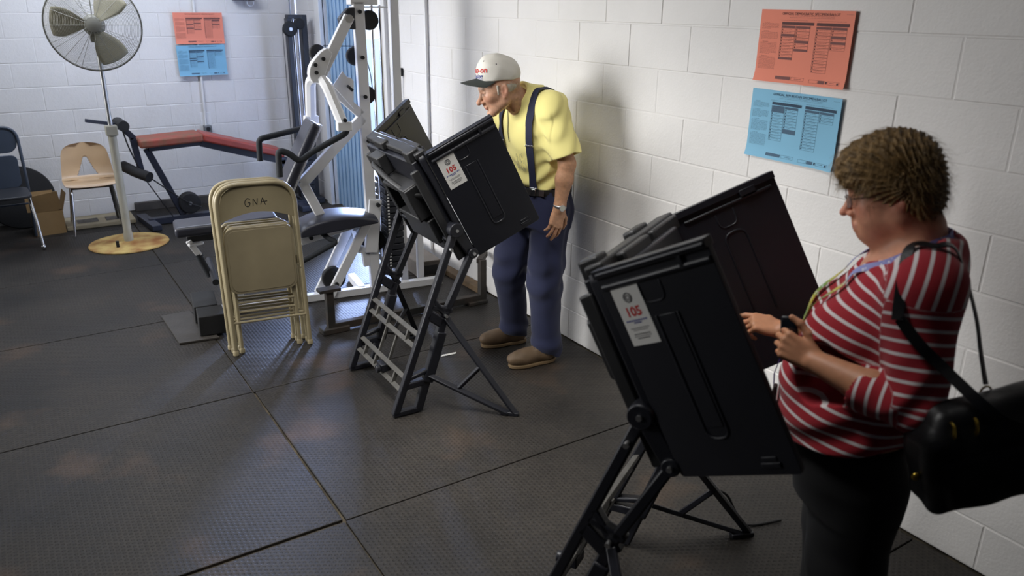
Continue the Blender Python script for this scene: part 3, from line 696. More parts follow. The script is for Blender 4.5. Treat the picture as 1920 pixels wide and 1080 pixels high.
for a0 in (6, 128, 244):
    m = MB(); vs = []
    nr, na = 8, 8
    for i in range(nr + 1):
        r_ = .05 + .235 * i / nr; half = (13 + 17 * math.sin(math.pi * min(1, .25 + .6 * i / nr)))
        for j in range(na + 1): s = -1 + 2 * j / na; vs.append(FP(r_, math.radians(a0 + half * s), .035 * s))
    m.add(vs, [(i * (na + 1) + j, i * (na + 1) + j + 1, (i + 1) * (na + 1) + j + 1, (i + 1) * (na + 1) + j) for i in range(nr) for j in range(na)])
    b_ = m.build('blade', M_blade, fan, smooth=60); b_.modifiers.new('thick', 'SOLIDIFY').thickness = .004
MB().tube([(-.10, -.13, .022), (-.10, -.13, .07)], .012, 10).build('switch_pin', M_rubber, fan)

# ---------------------------------------------------------------- red decline bench along the back wall
M_redv = mat('red_vinyl', srgb(150, 62, 52), rough=.45, var=.18, vscale=5, bump=.15, bscale=50)
M_torn = mat('torn_red_vinyl', srgb(150, 70, 56), rough=.65, col2=srgb(120, 84, 62), vscale=12, bump=.3, bscale=40)
M_navy = mat('dark_blue_frame', srgb(40, 44, 58), rough=.45, var=.12)
rb = thing('weight_bench', (-1.2, 7.45, 0), 0, 'red vinyl decline bench on dark frame along the back wall', 'weight bench')
def slab(a, b, y0_, y1_, th): 
    a, b = np.asarray(a, float), np.asarray(b, float); X = unit(V3(b[0] - a[0], 0, b[1] - a[1])); Zn = V3(-X[2], 0, X[0]); c = V3((a[0] + b[0]) / 2, (y0_ + y1_) / 2, (a[1] + b[1]) / 2) - Zn * th / 2
    return MB().box(c, (math.hypot(*(b - a)), y1_ - y0_, th), np.column_stack([X, (0, 1, 0), Zn]))
slab((-.50, .775), (.02, .795), -.16, .16, .07).build('head_pad', M_torn, rb, bevel=.018, seg=3)
slab((.03, .795), (.74, .585), -.16, .16, .07).build('back_pad', M_redv, rb, bevel=.018, seg=3)
m = MB(); m.beam((-.42, 0, .68), (.02, 0, .70), .06, .05); m.beam((.02, 0, .70), (.78, 0, .46), .07, .06, up=(0, 1, 0)); m.beam((.74, 0, .48), (.82, 0, .05), .06, .05); m.build('top_rail', M_navy, rb, bevel=.005)
MB().beam((-.43, 0, .68), (-.20, 0, .06), .055, .05, up=(0, 1, 0)).build('front_leg', M_navy, rb, bevel=.005)
m = MB(); m.beam((-.50, 0, .035), (.95, 0, .035), .07, .06); m.beam((-.47, -.25, .03), (-.52, .25, .03), .08, .05); m.beam((.86, -.25, .03), (.86, .25, .03), .08, .05); m.build('floor_frame', M_navy, rb, bevel=.005)
m = MB(); m.beam((-.50, -.02, .50), (-.53, -.02, .79), .05, .05); m.beam((-.52, -.02, .78), (-.60, -.02, .88), .05, .05); m.tube([(-.55, .15, .87), (-.60, -.15, .92)], .03, 12); m.beam((-.60, -.05, .90), (-.87, -.12, .965), .04, .028); m.build('leg_hold_arm', M_navy, rb, bevel=.004)
MB().tube([(-.62, .10, .895), (-.62, .02, .91), (-.60, -.17, .905)], [.045, .05, .045], 16).build('roller', M_rubber, rb)
m = MB(); m.tube([(-.46, -.16, .46), (-.56, -.03, .50), (-.62, .1, .53)], .046, 18); m.build('roller', M_rubber, rb)
m = MB(); m.tube(spline([(-.60, -.02, .87), (-.57, -.05, .70), (-.50, -.06, .50), (-.40, -.1, .40), (-.18, -.08, .20), (-.05, -.1, .13)], 6), .006, 6); m.tube([(-.50, -.05, .46), (-.30, -.06, .07)], .005, 6); m.build('cable', M_rubber, rb)
m = MB(); m.cyl((-.14, -.06, .17), (-.14, .03, .17), .095, 28); m.build('pulley_wheel', M_rubber, rb, bevel=.01); MB().cyl((-.14, -.068, .17), (-.14, .04, .17), .016, 12).build('axle', M_steel, rb)

# ---------------------------------------------------------------- things at the foot of the back wall
M_card = mat('cardboard', srgb(140, 112, 72), rough=.85, var=.1, vscale=5)
bx_ = thing('cardboard_box', (-2.46, 7.655, 0), .08, 'open brown cardboard box on the floor beside the tan chair', 'box')
m = MB(); t_ = .005
m.box((0, 0, .004), (.22, .2, t_)); m.box((0, -.1, .10), (.22, t_, .2)); m.box((0, .1, .10), (.22, t_, .2)); m.box((-.11, 0, .10), (t_, .2, .2)); m.box((.11, 0, .10), (t_, .2, .2)); m.build('box_body', M_card, bx_)
m = MB(); m.beam((0, -.1, .2), (-.02, -.13, .36), .22, t_, up=(0, 1, .2)); m.build('flap', M_card, bx_)
m = MB(); m.box((-.035, -.02, .28), (.215, t_, .17), Matrix.Rotation(-.3, 3, 'X')); m.build('flap', M_card, bx_)
m = MB(); m.box((.135, 0, .27), (t_, .19, .15), Matrix.Rotation(.3, 3, 'Y')); m.build('flap', M_card, bx_)
M_disc = mat('dark_disc', srgb(44, 43, 45), rough=.6, var=.15)
dt = thing('round_trampoline', (-2.625, 7.93, .215), 0, 'dark round exercise trampoline leaning on the wall behind the slate chair', 'trampoline')
da = unit(V3(0, -.985, .17)); MB().lathe([(.235, -.012), (.262, -.012), (.270, 0), (.262, .012), (.235, .016)], (0, -.02, .055), da, 48).build('rim', M_rubber, dt); MB().lathe([(.24, -.004), (.24, .006)], (0, -.02, .055), da, 48).build('bed', M_disc, dt)
M_ply = mat('pale_board', srgb(176, 164, 136), rough=.8, var=.12, vscale=6, bump=.2)
M_pat = mat('grey_patch', srgb(108, 104, 98), rough=.8, var=.3, vscale=25)
wb = thing('wooden_board', (-2.055, 7.79, 0), 0, 'pale wooden board lying along the back wall behind the fan base', 'board')
MB().box((.0, 0, .017), (.55, .36, .032)).build('board', M_ply, wb, bevel=.003)
for x_ in (-.1, .13): MB().box((x_, -.03, .0345), (.17, .14, .003)).build('worn_patch', M_pat, wb)
ot = thing('wall_outlet', (-.975, 8.085, .70), 0, 'grey electrical outlet box at the foot of the wall conduit', 'outlet')
MB().box((0, -.03, .0), (.07, .06, .12)).build('outlet_box', mat('outlet_grey', srgb(120, 122, 122), rough=.5, metal=.4), ot, bevel=.006)
for z_ in (.028, -.028): MB().cyl((0, -.058, z_), (0, -.066, z_), .02, 16).build('socket', M_rubber, ot)
MB().box((0, .003, .05), (.1, .006, .26)).build('back_plate', M_white, ot, bevel=.003)
hk = thing('wall_bracket', (-.52, 8.09, 1.93), 0, 'dark wall bracket with a hanging ring high on the back wall', 'bracket')
MB().box((0, -.06, .0), (.19, .12, .06)).build('bracket_arm', mat('dark_brown', srgb(58, 44, 40), rough=.6), hk, bevel=.008)
MB().tube([(.06 + .03 * math.cos(a), -.07, -.05 + .03 * math.sin(a)) for a in np.linspace(0, 2 * math.pi, 20)[:-1]], .003, 6, closed=True).build('ring', M_steel, hk)

# ---------------------------------------------------------------- black cable column in the corner
M_blkst = mat('black_steel', srgb(36, 38, 44), rough=.45, var=.12)
cc = thing('cable_column', (-.155, 7.62, 0), 0, 'tall black cable column with chrome rods in the back corner', 'gym machine')
m = MB(); m.box((-.085, 0, .9), (.045, .08, 1.70)); m.box((.062, .02, .9), (.055, .1, 1.76)); m.box((.0, .02, 1.76), (.18, .09, .04)); m.box((-.01, 0, .03), (.22, .3, .06)); m.build('column_frame', M_blkst, cc, bevel=.006)
for x_ in (-.045, -.005): MB().cyl((x_, -.03, .06), (x_, -.03, 1.745), .012, 12).build('guide_rod', M_chrome, cc)
m = MB(); m.cyl((-.092, -.085, 1.655), (-.092, -.045, 1.655), .068, 28); m.build('pulley_wheel', M_rubber, cc, bevel=.012)
MB().cyl((-.092, -.10, 1.655), (-.092, -.08, 1.655), .016, 14).build('axle', M_steel, cc)
m = MB(); m.cyl((.005, -.075, 1.70), (.005, -.035, 1.70), .05, 24); m.build('pulley_wheel', M_rubber, cc, bevel=.01)
MB().tube([(-.158, -.055, 1.655), (-.158, -.055, .10)], .003, 6).build('cable', M_rubber, cc)
m = MB()
for i in range(9): m.box((-.015, -.01, .10 + .05 * i), (.10, .1, .044))
m.build('weight_stack', M_blkst, cc, bevel=.003)

# ---------------------------------------------------------------- white multi-station gym
M_gymw = mat('white_powder_coat', (.76, .76, .77), rough=.35, var=.03, vscale=4)
M_vinyl = mat('black_vinyl', srgb(48, 49, 58), rough=.36, var=.1, vscale=5, bump=.06, bscale=120)
M_grip = mat('foam_grip', srgb(34, 37, 42), rough=.8, var=.15, bump=.15, bscale=160)
g = thing('multi_gym', (-1.70, 4.96, 0), -.1358, 'white multi-station weight machine with black vinyl seat and lever arms', 'gym machine')
def wb_(name, parts, bevel=.004, mat_=None):
    m = MB()
    for a, b, w_, h_ in parts: m.beam(a, b, w_, h_)
    return m.build(name, mat_ or M_gymw, g, bevel=bevel)
wb_('base_beam', [((.02, 0, .025), (1.53, 0, .025), .055, .05), ((.95, .0, .03), (.95, .30, .03), .05, .05)])
wb_('upright', [((1.045, 0, .04), (1.025, 0, 1.90), .05, .068)])
m = MB(); m.box((1.10, .03, 1.868), (.22, .10, .010)); m.box((1.06, .03, 1.93), (.17, .11, .10)); m.beam((1.14, .03, 1.95), (1.27, .08, 1.95), .05, .05); m.build('top_plate', M_gymw, g, bevel=.004)
wb_('rear_upright', [((1.275, .08, .03), (1.275, .08, 2.1), .055, .050), ((1.37, .08, .54), (.99, .06, .26), .05, .05), ((1.40, .08, .03), (1.40, .08, .56), .045, .045)])
for i, x_ in enumerate((1.125, 1.178)): MB().cyl((x_, .06, .08), (x_, .06, 1.88), .011, 12).build('guide_rod', M_chrome, g)
m = MB()
for i in range(14): m.box((1.185, .06, .20 + .043 * i), (.115 if i % 3 else .125, .26, .037))
m.beam((1.165, .06, .78), (1.165, .06, .94), .05, .06, up=(1, 0, 0)); m.build('weight_stack', M_blkst, g, bevel=.004)
m = MB()
for i in range(28): m.box((1.142, -.072, .20 + .0215 * i), (.012, .004, .009))
m.build('weight_numbers', M_white, g)
# lever arm with its fork and two grips
wb_('lever_arm', [((.957, -.04, 1.815), (.752, -.04, 1.455), .05, .062), ((.775, .0, 1.44), (1.01, .0, 1.215), .05, .055)])
m = MB(); m.prism([(.935, 1.74), (1.0, 1.735), (1.0, 1.868), (.955, 1.858), (.90, 1.80), (.905, 1.77)], (0, .045, 0), (1, 0, 0), (0, 0, 1), .075); m.build('pivot_housing', M_blkst, g, bevel=.008)
m = MB(); m.prism([(.73, 1.43), (.77, 1.45), (.835, 1.60), (.803, 1.632), (.765, 1.61), (.731, 1.575), (.705, 1.545), (.690, 1.515), (.684, 1.48), (.690, 1.45), (.705, 1.43)], (0, -.075, 0), (1, 0, 0), (0, 0, 1), -.07); m.build('lever_gusset', M_gymw, g, bevel=.004)
m = MB(); m.prism([(.831, 1.405), (.955, 1.258), (.965, 1.43), (.945, 1.452), (.925, 1.455), (.897, 1.492)], (0, -.035, 0), (1, 0, 0), (0, 0, 1), -.012); m.build('knob_plate', M_gymw, g, bevel=.003)
MB().tube([(.925, -.04, 1.40), (.925, -.075, 1.395), (.945, -.08, 1.375)], .009, 10).build('pop_pin', M_rubber, g)
fork = arc_path([(.84, -.21, 1.19), (.77, -.10, 1.45), (.745, .08, 1.45), (.735, .17, 1.42), (.73, .21, 1.18)], .09, 6)
MB().tube(fork, .034, 8).build('fork', M_gymw, g)
for c_ in ((.845, -.21, 1.18), (.73, .21, 1.17)): MB().box(c_, (.09, .06, .055)).build('fork_clamp', M_gymw, g, bevel=.006)
MB().tube(arc_path([(.86, -.21, 1.20), (.862, -.21, 1.14), (.63, -.21, 1.03), (.56, -.22, .98), (.50, -.22, 1.04), (.44, -.22, 1.06), (.435, -.22, .90)], .05, 5), .019, 12).build('grip_handle', M_grip, g)
MB().tube(arc_path([(.73, .21, 1.19), (.735, .21, 1.13), (.39, .21, 1.065), (.385, .21, .925)], .03, 5), .019, 12).build('grip_handle', M_grip, g)
for x_, z_, y_ in ((.725, 1.535, -.075), (.775, 1.57, -.075), (.728, 1.49, -.075), (.845, 1.22, -.245), (1.027, 1.84, -.03), (1.03, 1.57, -.03), (1.035, 1.33, -.03), (1.04, 1.05, -.03)): MB().cyl((x_, y_ + .01, z_), (x_, y_ - .012, z_), .012, 10).build('bolt', M_rubber, g)
MB().cyl((.952, -.06, 1.80), (.952, -.072, 1.80), .024, 18).build('pivot_cap', M_steel, g)
for x_, z_, r_ in ((1.0, 1.575, .058), (1.06, 1.335, .058), (.765, 1.60, .05), (1.10, 1.79, .06), (1.05, .36, .085)):
    MB().cyl((x_, .02, z_), (x_, .055, z_), r_, 24).build('pulley_wheel', M_rubber, g, bevel=.008)
m = MB(); m.tube([(.80, .02, 1.64), (1.0, .04, 1.635)], .003, 6); m.tube(spline([(1.05, .05, 1.78), (1.055, .05, 1.65), (1.095, .05, 1.47), (1.105, .05, 1.36)], 5), .003, 6); m.build('cable', M_rubber, g)
# back pad, seat and their frame
def pad(name, a, b, lat_, th, bev=.022):
    a, b = np.asarray(a, float), np.asarray(b, float); X = unit(b - a); Yv = V3(0, 1, 0); Zn = np.cross(X, Yv)
    return MB().box((a + b) / 2, (np.linalg.norm(b - a), lat_, th), np.column_stack([X, Yv, Zn])).build(name, M_vinyl, g, bevel=bev, seg=4)
pad('back_pad', (.475, 0, .76), (.70, 0, 1.19), .26, .06)
wb_('pad_frame', [((.53, 0, .76), (.74, 0, 1.17), .06, .03), ((1.02, 0, 1.20), (.60, 0, .80), .05, .065), ((.60, 0, .82), (.74, 0, .50), .05, .06)])
# sculpted seat
m = MB(); vs, fs = [], []; nx, ny = 14, 8
for k in (0, 1):
    for i in range(nx + 1):
        for j in range(ny + 1):
            s, q_ = i / nx, -1 + 2 * j / ny; wd = .14 * (1 - .25 * max(0, .3 - s)); x = .545 + .51 * s
            top = .555 + .035 * math.sin(math.pi * min(1, s * 1.1)) + .03 * s - .022 * q_ ** 4 - .02 * (abs(2 * s - 1) ** 8)
            vs.append((x, wd * q_, top if k == 0 else .475 + .05 * s))
J = lambda k, i, j: k * (nx + 1) * (ny + 1) + i * (ny + 1) + j
for i in range(nx):
    for j in range(ny): fs += [(J(0, i, j), J(0, i + 1, j), J(0, i + 1, j + 1), J(0, i, j + 1)), (J(1, i, j), J(1, i, j + 1), J(1, i + 1, j + 1), J(1, i + 1, j))]
    fs += [(J(0, i, 0), J(1, i, 0), J(1, i + 1, 0), J(0, i + 1, 0)), (J(0, i, ny), J(0, i + 1, ny), J(1, i + 1, ny), J(1, i, ny))]
for j in range(ny): fs += [(J(0, 0, j), J(0, 0, j + 1), J(1, 0, j + 1), J(1, 0, j)), (J(0, nx, j), J(1, nx, j), J(1, nx, j + 1), J(0, nx, j + 1))]
m.add(vs, fs); st = m.build('seat', M_vinyl, g, bevel=.012, seg=3, smooth=60)
wb_('seat_rail', [((.56, 0, .43), (1.05, 0, .535), .05, .065)])
wb_('seat_leg', [((1.03, -.04, .56), (.72, -.04, .03), .03, .06)]); wb_('seat_leg', [((.93, .05, .53), (.66, .05, .03), .03, .06)])
wb_('seat_post', [((1.065, -.02, .66), (1.02, -.02, .30), .05, .085), ((1.02, 0, .30), (.90, 0, .34), .045, .05), ((.99, 0, .30), (1.0, 0, .20), .045, .06)])
for x_, z_ in ((1.075, .63), (.62, .455), (.71, .475), (1.045, .54), (.765, .115)): MB().cyl((x_, -.05, z_), (x_, -.075, z_), .014, 10).build('bolt', M_rubber, g)
MB().tube(arc_path([(.70, -.03, .47), (.72, -.12, .455), (.77, -.14, .43), (.56, -.16, .345), (.44, -.16, .30)], .035), .017, 10).build('leg_hold_bar', M_grip, g)
MB().cyl((.765, .0, .135), (.765, .05, .135), .08, 24).build('pulley_wheel', M_rubber, g, bevel=.008)
MB().tube(spline([(.93, .06, .43), (.96, .1, .33), (1.02, .12, .27)], 5), .012, 8).build('bent_tube', M_gymw, g)
# curl pad and leg lever on the near end
pad('end_pad', (-.185, 0, .585), (.42, 0, .60), .24, .065)
wb_('end_pad_rail', [((-.12, 0, .53), (.55, 0, .53), .06, .06)], mat_=M_blkst)
wb_('end_post', [((.25, 0, .53), (.12, 0, .04), .06, .06)])
m = MB(); m.beam((-.115, -.03, .51), (-.06, -.03, .41), .035, .035); m.tube([(-.115, -.06, .49), (-.03, .02, .475)], .012, 8); m.build('lever_bracket', M_gymw, g, bevel=.004)
MB().tube([(-.07, -.03, .42), (-.015, -.03, .27)], .021, 12).build('grip_handle', M_grip, g); MB().tube([(-.10, .10, .46), (-.05, .10, .36)], .021, 12).build('grip_handle', M_grip, g)
m = MB(); m.tube([(.0, -.26, .30), (.0, .22, .30)], .02, 10); m.build('lever_axle', M_blkst, g)
MB().box((-.07, -.02, .07), (.14, .28, .11)).build('foot_block', M_rubber, g, bevel=.006); MB().box((-.055, -.30, .077), (.15, .17, .125)).build('foot_block', M_rubber, g, bevel=.006)

wk = thing('wall_hook', (0.000, 5.672, 1.397), 0, 'small black hook with a thin grey rod on the white wall behind the gym', 'hook')
MB().box((-.02, 0, 0), (.04, .03, .06)).build('hook_body', M_rubber, wk, bevel=.006); MB().cyl((-.03, 0, -.02), (-.03, .02, -.30), .006, 8).build('rod', M_steel, wk)
# ---------------------------------------------------------------- low rack, mat offcut, box by the wall
M_rack = mat('rusty_dark_steel', srgb(38, 38, 36), rough=.65, col2=srgb(58, 48, 40), vscale=9, bump=.2, bscale=60)
rk = thing('steel_rack', (-1.18, 4.30, 0), 0, 'low rusty dark steel floor rack lying behind the black booth legs', 'rack')
m = MB(); m.beam((-.0, 0, .035), (1.06, -.03, .035), .045, .045); m.build('bottom_rail', M_rack, rk, bevel=.003)
MB().beam((0, 0, .02), (0, 0, .27), .045, .045, up=(0, 1, 0)).build('post', M_rack, rk, bevel=.003); MB().beam((1.05, -.03, .02), (1.05, -.03, .30), .045, .045, up=(0, 1, 0)).build('post', M_rack, rk, bevel=.003)
m = MB(); m.box((0, 0, .275), (.13, .07, .018)); m.build('end_plate', M_rack, rk); m = MB(); m.beam((1.03, -.03, .29), (1.15, .1, .29), .04, .03); m.build('top_arm', M_rack, rk)
m = MB(); m.box((.02, 0, .018), (.17, .09, .034)); m.build('foot', M_rack, rk, bevel=.004); m = MB(); m.box((1.0, -.03, .012), (.14, .09, .024)); m.build('foot', M_rack, rk, bevel=.004)
m = MB(); m.prism([(-.02, -.005), (.20, -.035), (.14, .50), (-.03, .50)], (0, 0, .002), (1, 0, 0), (0, 1, 0), .012); mo = m.build('rubber_offcut', mat('offcut_rubber', srgb(58, 54, 50), rough=.6, var=.2, vscale=8, bump=.3, bscale=70), bevel=.002); mo.location = (-1.985, 4.575, .0)
tag(mo, 'small loose piece of dark rubber sheet at the foot of the folded chairs', 'mat')
wbx = thing('metal_box', (-.19, 5.22, 0), -.06, 'long dark metal box on the floor along the wall by the gym', 'box')
MB().box((0, 0, .065), (.17, .66, .11)).build('box_body', mat('box_metal', srgb(78, 72, 66), rough=.6, var=.2), wbx, bevel=.004); MB().box((0, -.331, .06), (.13, .004, .07)).build('end_panel', M_rubber, wbx); MB().box((0, 0, .125), (.18, .67, .012)).build('lid', mat('lid_metal', srgb(100, 92, 84), rough=.6, var=.15), wbx, bevel=.003)
ps = MB(); ps.quad((-.05, -.006, .0), (.04, -.018, .002), (.05, -.006, .006), (-.03, .01, .001)); po = ps.build('paper_scrap', M_paper, smooth=0); po.location = (-.733, 3.637, .002); po.modifiers.new('t', 'SOLIDIFY').thickness = .001
tag(po, 'small torn white paper scrap on the rubber floor beside the booth', 'paper')

# ---------------------------------------------------------------- specimen ballots on the walls
M_pk = mat('salmon_paper', srgb(228, 136, 112), rough=.8, var=.03, vscale=3)
M_bl = mat('sky_blue_paper', srgb(126, 180, 208), rough=.8, var=.03, vscale=3)
M_pkink = mat('ink_on_salmon', srgb(92, 60, 58), rough=.8); M_blink = mat('ink_on_blue', srgb(46, 66, 86), rough=.8)
def ballot(kind, tl, X, title, label, group, skew=0., fine=True):
    w_, h_ = .435, .275; root = thing('ballot_poster', tl, 0, label, 'poster', group); X = unit(X); Y = V3(0, 0, 1); Z = np.cross(X, Y)
    ca, sa = math.cos(skew), math.sin(skew); Xr, Yr = ca * X + sa * Y, -sa * X + ca * Y
    pm, im = (M_pk, M_pkink) if kind == 'p' else (M_bl, M_blink)
    def S(u, v, e=0.):
        curl = .012 * max(0, (u / w_ - .75) / .25) ** 2 + .010 * max(0, (v / h_ - .8) / .2) ** 2 + .0017 + .0007 * math.sin(u * 19 + v * 7)
        return u * Xr - v * Yr + (curl + e) * Z
    m = MB(); nx, ny = 20, 12
    m.add([S(w_ * i / nx, h_ * j / ny) for i in range(nx + 1) for j in range(ny + 1)], [(i * (ny + 1) + j, i * (ny + 1) + j + 1, (i + 1) * (ny + 1) + j + 1, (i + 1) * (ny + 1) + j) for i in range(nx) for j in range(ny)])
    sh = m.build('paper_sheet', pm, root, smooth=60)
    m = MB()
    def bar(u0, v0, u1, v1, mi=0, e=.0012):
        n_ = max(1, int((u1 - u0) / .02))
        for i in range(n_):
            a, b = u0 + (u1 - u0) * i / n_, u0 + (u1 - u0) * (i + 1) / n_; m.quad(S(a, v1, e), S(b, v1, e), S(b, v0, e), S(a, v0, e), mi)
    def frame(u0, v0, u1, v1, t=.0007):
        bar(u0, v0, u1, v0 + t); bar(u0, v1 - t, u1, v1); bar(u0, v0, u0 + t, v1); bar(u1 - t, v0, u1, v1)
    def greek(u0, u1, v, t=.0007, mi=0):
        u = u0
        while u < u1 - .003:
            L_ = random.uniform(.004, .011); bar(u, v, min(u1, u + L_), v + t, mi); u += L_ + .0017
    m.text(title, .0135, (0, 0, 0), X, Y, wrap=lambda x, y: S(.235 + x, .015 - y, .0013), bold=0.)
    if fine:
        greek(.395, .43, .013); 
        for v in (.0225, .028): greek(.14, .345, v)
    # notes column
    v = .048; row = 0
    for blk in (6, 8, 12, 14):
        greek(.022, .05, v, .001); v += .0045
        for i in range(blk):
            if v > .225: break
            greek(.012, .095 if i < blk - 1 else .06, v); v += .0037
        v += .006
    greek(.10, .23, .0385); greek(.27, .40, .0385)
    # two tables of two columns
    tabs = (((.108, .255), ((.108, .172), (.175, .24)), (12, 9)), ((.268, .415), ((.268, .335), (.338, .407)), (15, 8))) if kind == 'p' else (((.108, .25), ((.108, .17), (.173, .235)), (13, 10)), ((.268, .415), ((.268, .335), (.338, .405)), (14, 4)))
    for (u0, u1), cols, rows in tabs:
        bar(u0, .045, u1, .056)
        for (c0, c1), n_ in zip(cols, rows):
            v = .059; hd = set(random.sample(range(1, max(2, n_)), min(2, max(0, n_ - 5)))) | {0}
            if n_ == 15 or n_ == 14: hd = {0}
            for i in range(n_):
                if i in hd: bar(c0, v, c1, v + .0085, 1); greek(c0 + .01, c1 - .01, v + .0035, .001)
                else: frame(c0, v, c1, v + .0115); bar(c0 + .003, v + .003, c0 + .0075, v + .008); greek(c0 + .014, c1 - .012, v + .004, .0008); 
                v += .0085 if i in hd else .0113
    bar(.108, .250, .18, .262, 1); frame(.185, .250, .245, .262); frame(.27, .252, .31, .264); bar(.312, .252, .34, .264, 1); frame(.355, .252, .41, .264); greek(.20, .235, .255, .0015); greek(.365, .39, .257, .0015); bar(.345, .253, .352, .263); bar(.397, .255, .406, .262)
    m.build('printing', [im, mat('faded_' + kind, *( [srgb(120, 78, 74)] if kind == 'p' else [srgb(70, 96, 118)]), rough=.8)] , sh, smooth=0)
    return root
gb = 'specimen ballots taped to the walls'
ballot('p', (0, 2.271, 1.885), (0, -1, 0), 'OFFICIAL DEMOCRATIC SPECIMEN BALLOT', 'large salmon ballot poster on the wall above the blue one, near the woman', gb, -.005)
ballot('b', (0, 2.272, 1.578), (0, -1, 0), 'OFFICIAL REPUBLICAN SPECIMEN BALLOT', 'large sky-blue ballot poster below the salmon one, partly behind the woman', gb, -.008)
ballot('p', (-1.163, 8.0565, 1.79), (1, 0, 0), 'OFFICIAL DEMOCRATIC SPECIMEN BALLOT', 'distant salmon ballot poster on the back wall beside the fan', gb, .0, False)
ballot('b', (-1.17, 8.0565, 1.500), (1, 0, 0), 'OFFICIAL REPUBLICAN SPECIMEN BALLOT', 'distant blue ballot poster hanging on the conduit of the back wall', gb, .01, False)

# ---------------------------------------------------------------- people: shared anatomy
def rot_yp(yaw, pitch, roll=0.):
    """head axes: yaw to the left about z, then pitch nose-down"""
    return np.array(Matrix.Rotation(yaw, 3, 'Z') @ Matrix.Rotation(pitch, 3, 'Y') @ Matrix.Rotation(roll, 3, 'X'))
def add_head(F, R, t, jaw=1., nose=1., chub=0., lip=1., chin=0.):
    F.frame(R, t)
    F.ell((-.012, 0, .035), (.098, .076, .086)); F.ell((-.035, 0, .02), (.082, .073, .075), k=.02)
    F.ell((.028, 0, -.02), (.066, .064, .088), k=.03)
    F.cap((-.004, .050, -.062), (.062 - chin, .014, -.103), .026 * jaw + chub * .01, .020 * jaw, k=.03); F.cap((-.004, -.050, -.062), (.062 - chin, -.014, -.103), .026 * jaw + chub * .01, .020 * jaw, k=.03)
    F.ell((.070 - chin, 0, -.104), (.019, .021, .016), k=.018)
    for s in (-1, 1):
        F.ell((.052, s * .044, -.022), (.030, .024, .024), k=.022)                          # cheekbone
        if chub: F.ell((.044, s * .042, -.06), (.036, .03, .034), k=.03)
    F.cap((.082, -.030, .022), (.082, .030, .022), .0115, k=.014); F.cap((.088, 0, .024), (.088, 0, .02), .010, k=.012)
    for s in (-1, 1): F.ell((.094, s * .032, -.001), (.014, .017, .011), k=.014, mode='sub')  # sockets
    for s in (-1, 1):
        F.ell((.0765, s * .0315, -.002), (.0125, .0135, .0125), k=.003)
        F.cap((.086, s * .018, .006), (.0815, s * .045, .003), .0042, k=.005); F.cap((.0855, s * .02, -.010), (.081, s * .044, -.009), .0038, k=.006)
    F.chain([(.086, 0, .012), (.099, 0, -.018), (.112 + .004 * nose, 0, -.040)], [.0075, .0085, .0115 * nose], k=.009)
    for s in (-1, 1): F.ell((.098, s * .0125, -.044), (.011, .0085, .0085), k=.007)
    F.cap((.091, 0, -.055), (.0905, 0, -.066), .0085, k=.014)
    F.cap((.0905, -.016, -.0715), (.0905, .016, -.0715), .0055 * lip, k=.007); F.cap((.0885, -.014, -.0815), (.0885, .014, -.0815), .0062 * lip, k=.007)
    F.cap((.0995, -.019, -.0765), (.0995, .019, -.0765), .0028, k=.003, mode='sub')
    F.cap((.088, -.016, -.093), (.088, .016, -.093), .004, k=.01, mode='sub')
    for s in (-1, 1):                                                                        # ears
        Re = np.array(Matrix.Rotation(s * -.35, 3, 'Z') @ Matrix.Rotation(-.22, 3, 'Y'))
        F.ell((-.012, s * .078, -.012), (.019, .0075, .033), Re, k=.006); F.ell((-.009, s * .085, -.006), (.010, .005, .019), Re, k=.004, mode='sub'); F.ell((-.006, s * .077, -.04), (.009, .006, .009), k=.006)
    F.frame()
def head_color(base, R, t, lips, rosy, brow, age=0.):
    def fn(V):
        q = (V - np.asarray(t)) @ np.asarray(R); C = np.tile(np.array(base), (len(V), 1)); x, y, z = q.T
        def blend(col, w): C[:] = C * (1 - w[:, None]) + np.array(col) * w[:, None]
        g = lambda c, r: np.exp(-(((x - c[0]) / r[0]) ** 2 + ((np.abs(y) - c[1]) / r[1]) ** 2 + ((z - c[2]) / r[2]) ** 2))
        blend(rosy, .75 * g((.06, .042, -.03), (.03, .024, .024))); blend(rosy, .7 * g((.112, 0, -.042), (.016, .016, .014))); blend(rosy, .5 * g((-.012, .08, -.02), (.03, .016, .035)))
        blend(lips, np.clip(1.5 * g((.094, 0, -.077), (.012, .019, .0075)), 0, 1))
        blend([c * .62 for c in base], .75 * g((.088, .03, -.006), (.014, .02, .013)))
        face = (x > .06) & (np.abs(z) < .05)
        eye = np.sqrt((x - .0765) ** 2 + (np.abs(y) - .0315) ** 2 + (z + .002) ** 2); ew = ((eye < .0132) & (x > .083) & (z > -.0075) & (z < .0035)); C[ew] = (.62, .58, .54)
        ir = ew & (np.hypot(np.abs(y) - .0325, z + .002) < .0055); C[ir] = (.05, .04, .035)
        bw = face & (np.abs(z - .021 - .006 * np.cos((np.abs(y) - .03) * 60)) < .0052) & (np.abs(y) > .012) & (np.abs(y) < .047); C[bw] = C[bw] * .35 + np.array(brow) * .65
        if age: blend([c * .78 for c in base], age * (.5 + .5 * np.sin(z * 900 + 12 * y)) * ((z > .035) & (x > .05)))
        return np.clip(C, 0, 1)
    return fn
